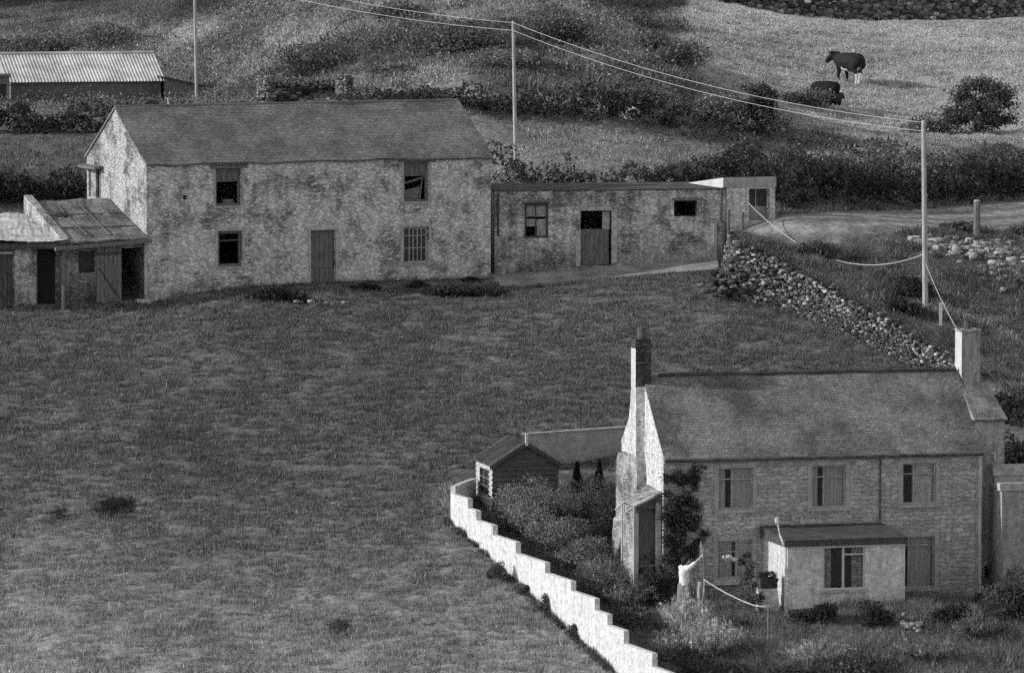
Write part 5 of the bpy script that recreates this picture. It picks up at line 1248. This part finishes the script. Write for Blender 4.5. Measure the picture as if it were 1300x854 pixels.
for px, py, r0, lab in ((799, 151, .2, 'lower left of two white boulders by the long dark hedge'), (805, 145, .17, 'upper right of two white boulders by the long dark hedge')):
    b = gp(px, py); o = stones_mesh('boulder', [(0, 0, .1, r0 * 1.2, r0 * .8, r0, .75)]); o.location = b; tag(o, lab, 'boulder')
heap('small loose stones in front of the barn door', 404, 382, 185.3, 14, .5, .3, .15, .4, .05, .1)

# ================================================================== POLES AND WIRES
def pole(px0, pyt, px1, D, label, r0=.12, arms=True):
    b = gat(px1, D); tp = P(px0, pyt, D) - b
    r = thing('utility_pole', b, label, 'pole', group='utility poles')
    mb = MB(); mb.tube((0, 0, -.8), tp, r0, r0 * .72, 10); mb.build('shaft', 'pole', r, smooth=False)
    if arms:
        for dz in (.06, .36):
            mb = MB(); mb.tube((tp.x, tp.y - .08, tp.z - dz), (tp.x, tp.y - .18, tp.z - dz), .025).tube((tp.x, tp.y - .18, tp.z - dz - .05), (tp.x, tp.y - .18, tp.z - dz + .05), .045, .03); mb.build('insulator', 'trim', r)
    return b, b + tp
pole(246, -60, 251, 232.5, 'tall pale pole beside the dark lean-to at upper left', .075)
bB, tB = pole(651.5, 27, 655, 207.5, 'thin pale pole behind the barn carrying two wires', .082)
bC, tC = pole(1172.5, 153, 1176, 182.2, 'nearest pole on the bank at right where both wires end', .105)
def wire(a, b, sag, r, label, cat='cable', name='cable', n=28, group=None):
    a, b = Vector(a), Vector(b); o = a.copy(); pts = [a + (b - a) * (i / n) - Vector((0, 0, 4 * sag * (i / n) * (1 - i / n))) - o for i in range(n + 1)]
    mb = MB(); mb.path(pts, r, 6); w = mb.build(name, 'wire'); w.location = o; tag(w, label, cat, group); return w
off = Vector((0, -.18, 0))
for k, dz in enumerate((.06, .36)):
    z = Vector((0, 0, -dz)); l = ('upper', 'lower')[k]
    wire(tB + off + z, tC + off + z, .55, .0095, f'{l} of the two power wires between the poles', 'power line', 'power_line', group='power wires')
    far = P(40 - 10 * k, -125 + 12 * k, 236); wire(tB + off + z, far, .9, .0095, f'{l} power wire leading up left from the middle pole', 'power line', 'power_line', group='power wires')
wire(P(950.5, 258, 192.5), tC.lerp(bC, .70), 1.12, .015, 'slack pale cable from the white shelter to the nearest pole')
wire(tC.lerp(bC, .75), P(1215, 418, HOUSE.world(HL - 1, 2.2, 0).y), .1, .012, 'pale cable from the nearest pole down to the right chimney')
wire(P(1243, 458, 161.5), P(1284, 502, 166), .05, .013, 'short pale cable from the right chimney to the bushes')
b = gat(1240, 192.5); r = thing('gate_post', b, 'thick dark wooden gate post beside the lane', 'post'); h = P(1240, 255, 192.5).z - b.z
mb = MB(); mb.tube((0, 0, -.4), (.0, 0, h), .13, .12, 9); mb.build('shaft', 'gwood', r)
mb = MB(); mb.tube((.0, 0, h - .002), (0, 0, h + .04), .13, .08, 9); mb.build('cap', 'trim', r)
b = gat(1195, 180.5); r = thing('marker_post', b, 'small white post on the bank near the foot of the nearest pole', 'post')
h = P(1195, 386, 180.5).z - b.z
mb = MB(); mb.box(-.05, .05, -.04, .04, -.3, max(.35, h)); mb.build('shaft', 'white', r); mb = MB(); mb.box(-.06, .1, -.05, .05, max(.35, h) + .002, max(.35, h) + .05); mb.build('cap', 'white', r)
for px, t, l in ((262, 120, 'leaning fence stake right of the far left pole'), (276, 117, 'taller fence stake right of the far left pole'), (288, 119, 'last fence stake before the bank above the barn'), (217, 124, 'short pale stake on the hedge bank left of the pole')):
    b = gat(px, 226); r = thing('fence_stake', b, l, 'stake', group='fence stakes'); h = max(.4, P(px, t, 226).z - b.z)
    mb = MB(); mb.tube((0, 0, -.3), (rnd.uniform(-.1, .1), 0, h), .06, .05, 6); mb.build('stake', 'trim' if px == 217 else 'gwood', r)

# ================================================================== COWS
def skin_mesh(name, chains, sub=2, fat=.94, voxel=.018):
    """chains of (x, y, z, r[, key]) joints; a string re-starts from a named joint. Overlapping rounded segments are fused into ONE surface"""
    Vs, Fs, keys, k = [], [], {}, 0
    def ball(p):
        nonlocal k
        Vs.append(ICV * p[3] * fat + np.array(p[:3])); Fs.append(ICF + k * len(ICV)); k += 1
    for ch in chains:
        prev = None
        for p in ch:
            if isinstance(p, str): prev = keys[p]; continue
            if len(p) > 4: keys[p[4]] = p
            if prev is not None:
                d = math.dist(prev[:3], p[:3]); n = max(2, int(d / (.35 * min(prev[3], p[3])) ) + 1)
                for i in range(1, n): ball([prev[j] + (p[j] - prev[j]) * i / n for j in range(4)])
            ball(p); prev = p
    o = mesh_np(name, np.concatenate(Vs), np.concatenate(Fs), 'dark'); o.data.materials.clear()
    m = o.modifiers.new('fuse', 'REMESH'); m.mode = 'VOXEL'; m.voxel_size = voxel
    m = o.modifiers.new('soft', 'SMOOTH'); m.factor = .5; m.iterations = 3
    bpy.context.view_layer.update()
    ev = o.evaluated_get(bpy.context.evaluated_depsgraph_get()); nm = bpy.data.meshes.new_from_object(ev)
    bpy.data.objects.remove(o); nm.name = name
    nm.polygons.foreach_set('use_smooth', [True] * len(nm.polygons))
    return nm
MT['hide'] = mat_attr('cow_hide', .12, 6, 30, .1, .01, .75)
MT['cream'] = mat_plain('pale_muzzle', .3, .1, 6, 30, .1)
def cow(b, heading, sc, label, head=(0, 0), graze=False, whites=(), base=.028, seed=0):
    r = thing('cow', b, label, 'cow', heading, 'cattle in the pasture')
    hx, hy = head
    if graze: neck = [(.88, hy * .3, .95, .17), (1.15, hy * .7, .62, .13), (1.3, hy, .38, .13, 'poll'), (1.42, hy * 1.1, .2, .1), (1.5, hy * 1.15, .1, .085)]
    else: neck = [(.84, hy * .2, 1.13, .25), (.98, hy * .5, 1.22, .2), (1.06, hy, 1.33, .165, 'poll'), (1.12, hy * 1.7, 1.24, .14), (1.17, hy * 2.4, 1.12, .115), (1.19, hy * 2.7, 1.05, .112)]
    ch = [[(0, 0, 1.0, .40, 'mid'), (.36, 0, 1.02, .38), (.62, 0, 1.06, .32, 'sh')] + neck,
          ['mid', (-.42, 0, 1.02, .39), (-.76, 0, 1.1, .3, 'rump'), (-.98, 0, 1.18, .12, 'tailhead'), (-1.05, 0, 1.02, .045), (-1.04, .02, .7, .035), (-1.03, .03, .45, .05), (-1.03, .03, .32, .03)]]
    for s in (-1, 1):
        f = .09 * s * (1 if seed % 2 else -1)
        ch.append(['sh', (.56, .19 * s, .82, .14), (.55 + f * .5, .19 * s, .58, .085), (.56 + f, .19 * s, .36, .062), (.55 + f * 1.3, .19 * s, .13, .045), (.59 + f * 1.4, .19 * s, .03, .06)])
        ch.append(['rump', (-.72, .2 * s, .9, .2), (-.58 - f, .22 * s, .68, .13), (-.8 - f * 1.6, .2 * s, .48, .066), (-.76 - f * 2, .2 * s, .16, .047), (-.71 - f * 2, .2 * s, .03, .062)])
    me = skin_mesh('body', ch, 2, 1.17, .03); n = len(me.vertices); co = np.empty(n * 3, np.float32); me.vertices.foreach_get('co', co); co = co.reshape(-1, 3)
    t = np.full(n, base) * (.8 + .5 * fbm(co[:, 0] * 5, co[:, 2] * 5 + co[:, 1] * 3, seed))
    for w in whites:
        m = (co[:, 0] > w[0]) & (co[:, 0] < w[1]) & (co[:, 1] > w[2]) & (co[:, 1] < w[3]) & (co[:, 2] > w[4]) & (co[:, 2] < w[5] + .12 * (vnoise(co[:, 0] * 7, co[:, 1] * 7, 3) - .5)); t[m] = .72
    a = me.attributes.new('tone', 'FLOAT', 'POINT'); a.data.foreach_set('value', t.astype(np.float32)); me.materials.append(MT['hide'])
    body = link(bpy.data.objects.new('body', me), r)
    px_, pz = (1.3, .38) if graze else (1.06, 1.38)
    for s in (-1, 1):
        mb = MB(); o = Vector((px_ - .03, hy + s * .1, pz + .06)); mb.hexa([o + Vector((0, 0, -.05)), o + Vector((.06, s * .04, -.05)), o + Vector((.02, s * .2, -.03)), o + Vector((-.04, s * .2, -.03))], [o + Vector((0, 0, .05)), o + Vector((.05, s * .04, .05)), o + Vector((.01, s * .22, .03)), o + Vector((-.03, s * .22, .03))]); mb.build('ear', 'dark', r)
    r.scale = (sc,) * 3
    # rest the lowest hoof on the turf
    return r
bc = gp(1078, 106); cow(bc, R(120), 1.0, 'dark standing cow with white legs, its head turned to the left', head=(.02, .17), whites=((-1.1, -.4, -.4, .4, -.1, .5), (-.25, .3, -.4, .4, .5, .74), (-.95, -.4, -.1, .1, .5, .82)), seed=1)
bc = gp(1047, 133); cow(bc, R(142), .74, 'dark cow grazing head down, half hidden by scrub', head=(0, .1), graze=True, base=.02, seed=2)
bc = gp(1061, 140); cow(bc, R(65), .52, 'small dark calf with white socks seen from behind', head=(0, -.1), whites=((-1.1, 1, -.4, .4, -.1, .42),), base=.03, seed=3)

# ================================================================== PERSON at the washing line
def person():
    D = 154.3; b = gat(870, D); top = P(872, 708, D).z; H = (top - b.z); k = min(1.12, max(.88, H / 1.68))
    r = thing('person', b, 'person in pale blouse reaching up with one arm to the clothes prop', 'person')
    sR, sL = (.12, -.13, 1.40), (-.11, .13, 1.40)
    hand = (.475, -.04, 1.735)
    ch = [[(0, 0, .93, .135, 'pel'), (-.005, 0, 1.1, .12), (-.01, 0, 1.28, .135, 'chest'), (.0, 0, 1.4, .1, 'nb'), (.015, .01, 1.47, .052), (.03, .02, 1.53, .07), (.045, .03, 1.6, .098), (.045, .03, 1.655, .06)],
          ['nb', (.1, -.12, 1.41, .062), (.22, -.12, 1.5, .047), (.31, -.1, 1.57, .04), (.40, -.07, 1.66, .034), (.452, -.045, 1.715, .026, 'wr'), hand + (.034, 'palm'), (.49, -.035, 1.775, .026)],
          ['nb', (-.09, .13, 1.4, .06), (.02, .2, 1.24, .046), (.12, .2, 1.12, .04), (.2, .12, 1.02, .034), (.245, .06, .96, .026), (.265, .04, .92, .034, 'palm2'), (.27, .035, .88, .026)],
          ['pel', (.05, -.09, .84, .1), (.06, -.1, .5, .062), (.03, -.1, .3, .058), (.03, -.1, .09, .042), (.1, -.07, .045, .04), (.17, -.03, .03, .03)],
          ['pel', (-.06, .09, .84, .1), (-.03, .1, .5, .062), (-.07, .1, .3, .058), (-.08, .1, .09, .042), (-.01, .14, .045, .04), (.06, .18, .03, .03)]]
    me = skin_mesh('body', ch, 2, .92, .016); me.materials.append(MT['skin'])
    body = link(bpy.data.objects.new('body', me), r)
    # fingers curled round the prop, nose, ears
    fg = MB()
    for i in range(4):
        z = 1.775 - .022 * i; l = (.07, .08, .075, .06)[i]
        fg.path([(.485, -.055, z), (.485 + l * .45, -.075, z + .004), (.485 + l * .8, -.045, z + .004), (.485 + l * .55, -.015, z + .002)], .0095, 6)
    fg.path([(.478, -.02, 1.745), (.495, .005, 1.76), (.525, .0, 1.775)], .011, 6)
    for i in range(4): fg.path([(.27 + .012 * i, .05 - .02 * i, .885), (.285 + .012 * i, .05 - .02 * i, .85), (.28 + .01 * i, .045 - .018 * i, .815 + .006 * abs(i - 1))], .0092, 6)
    fg.path([(.25, .02, .91), (.262, -.005, .88), (.27, -.012, .855)], .0105, 6)
    fg.build('fingers', 'skin', r, smooth=True)
    mb = MB(); mb.tube((.1, .08, 1.6), (.135, .115, 1.575), .014, .02, 6); mb.build('nose', 'skin', r, smooth=True)
    hair = skin_mesh('hair',  [[(.02, .01, 1.635, .112), (.035, .02, 1.68, .08)], [(.0, -.01, 1.6, .105), (-.03, -.03, 1.53, .07), (-.035, -.035, 1.47, .04)]], 2); hair.materials.append(MT['hair']); link(bpy.data.objects.new('hair', hair), r)
    bl = skin_mesh('blouse',  [[(0, 0, .92, .17), (0, 0, 1.0, .155), (-.005, 0, 1.12, .152), (-.01, 0, 1.28, .165), (.0, 0, 1.395, .13, 'nb'), (.01, .005, 1.445, .075)],
                              ['nb', (.1, -.125, 1.405, .088), (.21, -.125, 1.49, .072), (.27, -.115, 1.54, .068)], ['nb', (-.09, .13, 1.4, .085), (.0, .19, 1.26, .07), (.05, .2, 1.2, .066)]], 2)
    bl.materials.append(MT['shirt']); link(bpy.data.objects.new('blouse', bl), r)
    mb = MB(); n = 26; rows = [(1.0, .16), (.88, .19), (.7, .2), (.5, .21), (.36, .215)]
    for z, rr in rows:
        for i in range(n):
            a = 2 * math.pi * i / n; q = rr * (1 + (.07 * math.sin(a * 7) * (1 - (z - .3))))
            mb.v.append((q * math.cos(a), q * .85 * math.sin(a), z))
    for j in range(len(rows) - 1):
        for i in range(n): mb.f.append((j * n + i, j * n + (i + 1) % n, (j + 1) * n + (i + 1) % n, (j + 1) * n + i))
    mb.build('skirt', 'trousers', r, smooth=True)
    r.scale = (k,) * 3
    return D
PD = person()
def washing():
    D = 154.25; top = P(889.5, 686, D); mid = P(893.6, 735, D); foot = gat(897, D)
    r = thing('clothes_prop', foot, 'thin forked wooden clothes prop held by the person', 'clothes prop')
    mb = MB(); mb.tube((0, 0, -.2), mid - foot, .022, .02, 6).tube(mid - foot, P(891.8, 703, D) - foot, .02, .016, 6).tube(P(891.8, 703, D) - foot, top - foot, .016, .014, 6).tube(P(891.8, 703, D) - foot, P(893.5, 694, D) - foot, .013, .01, 6); mb.build('shaft', 'pole', r)
    mb = MB(); mb.path([P(889.3, 690, D - .05) - foot, P(888.6, 712, D - .05) - foot, P(890.2, 730, D - .05) - foot], .009, 5); mb.build('cord', 'wire', r)
    pp = gat(978, 150.8); pt = P(975.5, 770, 150.8)
    q = thing('clothes_post', pp, 'thin dark clothes line post standing in the long grass', 'post'); mb = MB(); mb.tube((0, 0, -.4), pt - pp, .034, .03, 8); mb.build('shaft', 'gwood', q)
    mb = MB(); mb.box((pt - pp).x - .13, (pt - pp).x + .06, -.02, .02, (pt - pp).z + .002, (pt - pp).z + .05); mb.build('crosspiece', 'pole', q)
    wire(mid, P(956, 767.5, 151.6), .06, .017, 'pale washing line sloping from the prop down towards the post', 'washing line', 'washing_line')
    wire(P(956, 767.5, 151.6), pt, .01, .017, 'short level end of the washing line at the post', 'washing line', 'washing_line')
    c = P(889, 738, 154.1); mb = MB(); k = 0; W, Hh = .24, .5
    for i in range(7):
        for j in range(6):
            mb.v.append((W * (i / 6 - .5) * (1 - .3 * j / 5), .04 * math.sin(i * 1.7 + j * .3), -Hh * j / 5))
    for i in range(6):
        for j in range(5): a = i * 6 + j; mb.f.append((a, a + 6, a + 7, a + 1))
    o = mb.build('cloth', 'surround'); o.location = c; tag(o, 'crumpled grey cloth hanging beside the person at the prop', 'washing')
washing()
def rose():
    D = 154.2; b = gat(958, D - .3); r = thing('flowering_shrub', b, 'straggly shrub with a pale flower cluster before the ground floor window', 'shrub')
    pt = lambda px, py, d=0: P(px, py, b.y + d) - b
    mb = MB(); mb.path([(0, 0, -.3), pt(957, 770), pt(953, 735), pt(945, 712)], .03, 6).path([pt(962, 800), pt(964, 770), pt(957, 745)], .03, 6).path([pt(957, 760), pt(940, 750)], .02, 5); mb.build('stem', 'bark', r)
    lob = []
    for px, py, w in ((958, 765, 12), (965, 758, 10), (957, 745, 10), (950, 728, 12), (942, 712, 10), (948, 704, 10), (955, 716, 8), (944, 738, 8), (966, 775, 8)):
        p = pt(px, py, rng.normal() * .1); lob.append((p.x, p.y, p.z, w * .0227 * .7, .16, w * .0227 * .7))
    C, t = lobe_points(lob, 700, .15); V, Fc, tt = leaves(C, .045, t * .05); mesh_np('foliage', V, Fc, 'leaf', tt, r)
    C = np.concatenate([np.array(pt(px, py, -.2)) + rng.normal(size=(26, 3)) * np.array([.04, .03, .03]) for px, py in ((921, 707), (925, 707), (929, 709), (933, 710))])
    V, Fc, tt = leaves(C, .035, np.full(len(C), .5) * rng.uniform(.4, 1.2, len(C)), aspect=.8); mesh_np('blossom', V, Fc, 'leaf', tt, r)
rose()
def planter():
    b = gat(977, 154.2); r = thing('planter', b, 'dark planting trough on a pale rendered plinth beside the porch', 'planter', HOUSE.t); pt = lambda px, py: P(px, py, b.y) - b
    l, rr = pt(962, 750).x, pt(994, 750).x; zt, zm = pt(970, 729).z, pt(970, 747).z
    mb = MB(); mb.hexa([(l, 0, -.5), (rr, 0, -.5), (rr, .5, -.5), (l, .5, -.5)], [(l + .02, .02, zm), (rr - .15, .02, zm), (rr - .15, .5, zm), (l + .02, .5, zm)]); mb.build('plinth', 'porch', r)
    l2, r2 = pt(966, 740).x, pt(988, 740).x
    mb = MB(); mb.box(l2, r2, .05, .45, zm + .004, zt - .12).box(l2 - .03, r2 + .03, .02, .05, zt - .2, zt - .12); mb.build('trough', 'dwood', r)
    C = np.stack([rng.uniform(l2, r2, 420), rng.uniform(-.02, .48, 420), zt - .16 + rng.random(420) * .2 - (rng.random(420) < .3) * .2], 1); V, Fc, tt = leaves(C, .045, np.full(420, .03) * rng.uniform(.5, 1.8, 420)); mesh_np('foliage', V, Fc, 'leaf', tt, r)
planter()

# ================================================================== LIGHT, SKY, CAMERA
SUN_EL, SUN_AZ = R(23), R(9)      # from the left, a touch towards the camera
sv = Vector((-math.cos(SUN_AZ) * math.cos(SUN_EL), -math.sin(SUN_AZ) * math.cos(SUN_EL), math.sin(SUN_EL)))
ld = bpy.data.lights.new('sun', 'SUN'); ld.energy = 3.2; ld.angle = R(.5); ld.color = (1, 1, 1)
so = bpy.data.objects.new('sun', ld); so.rotation_euler = (-sv).to_track_quat('-Z', 'Y').to_euler(); so.location = (-60, 120, 90); COL.objects.link(so)
w = bpy.data.worlds.new('World'); S.world = w; w.use_nodes = True; nt = w.node_tree; nt.nodes.clear()
sky = nt.nodes.new('ShaderNodeTexSky'); sky.sky_type = 'NISHITA'; sky.sun_disc = False; sky.dust_density = .3; sky.air_density = 2.2; sky.sun_elevation = SUN_EL
sky.sun_rotation = math.atan2(sv.x, sv.y)
bw = nt.nodes.new('ShaderNodeRGBToBW'); bg = nt.nodes.new('ShaderNodeBackground'); bg.inputs['Strength'].default_value = .15
ou = nt.nodes.new('ShaderNodeOutputWorld'); nt.links.new(sky.outputs[0], bw.inputs[0]); nt.links.new(bw.outputs[0], bg.inputs[0]); nt.links.new(bg.outputs[0], ou.inputs[0])
cd = bpy.data.cameras.new('camera'); cd.sensor_width = 36; cd.lens = F / 1300 * 36; cd.clip_start = 1; cd.clip_end = 3000
co_ = bpy.data.objects.new('camera', cd); co_.location = (0, 0, CAMZ); co_.rotation_euler = (math.pi / 2 - PITCH, 0, 0); COL.objects.link(co_); S.camera = co_
S.view_settings.view_transform = 'Standard'; S.view_settings.look = 'None'; S.view_settings.exposure = 0; S.view_settings.gamma = 1
S.cycles.use_denoising = False; S.cycles.use_adaptive_sampling = True; S.cycles.adaptive_threshold = .035; S.cycles.adaptive_min_samples = 24; S.cycles.max_bounces = 6; S.cycles.diffuse_bounces = 3; S.cycles.transparent_max_bounces = 8
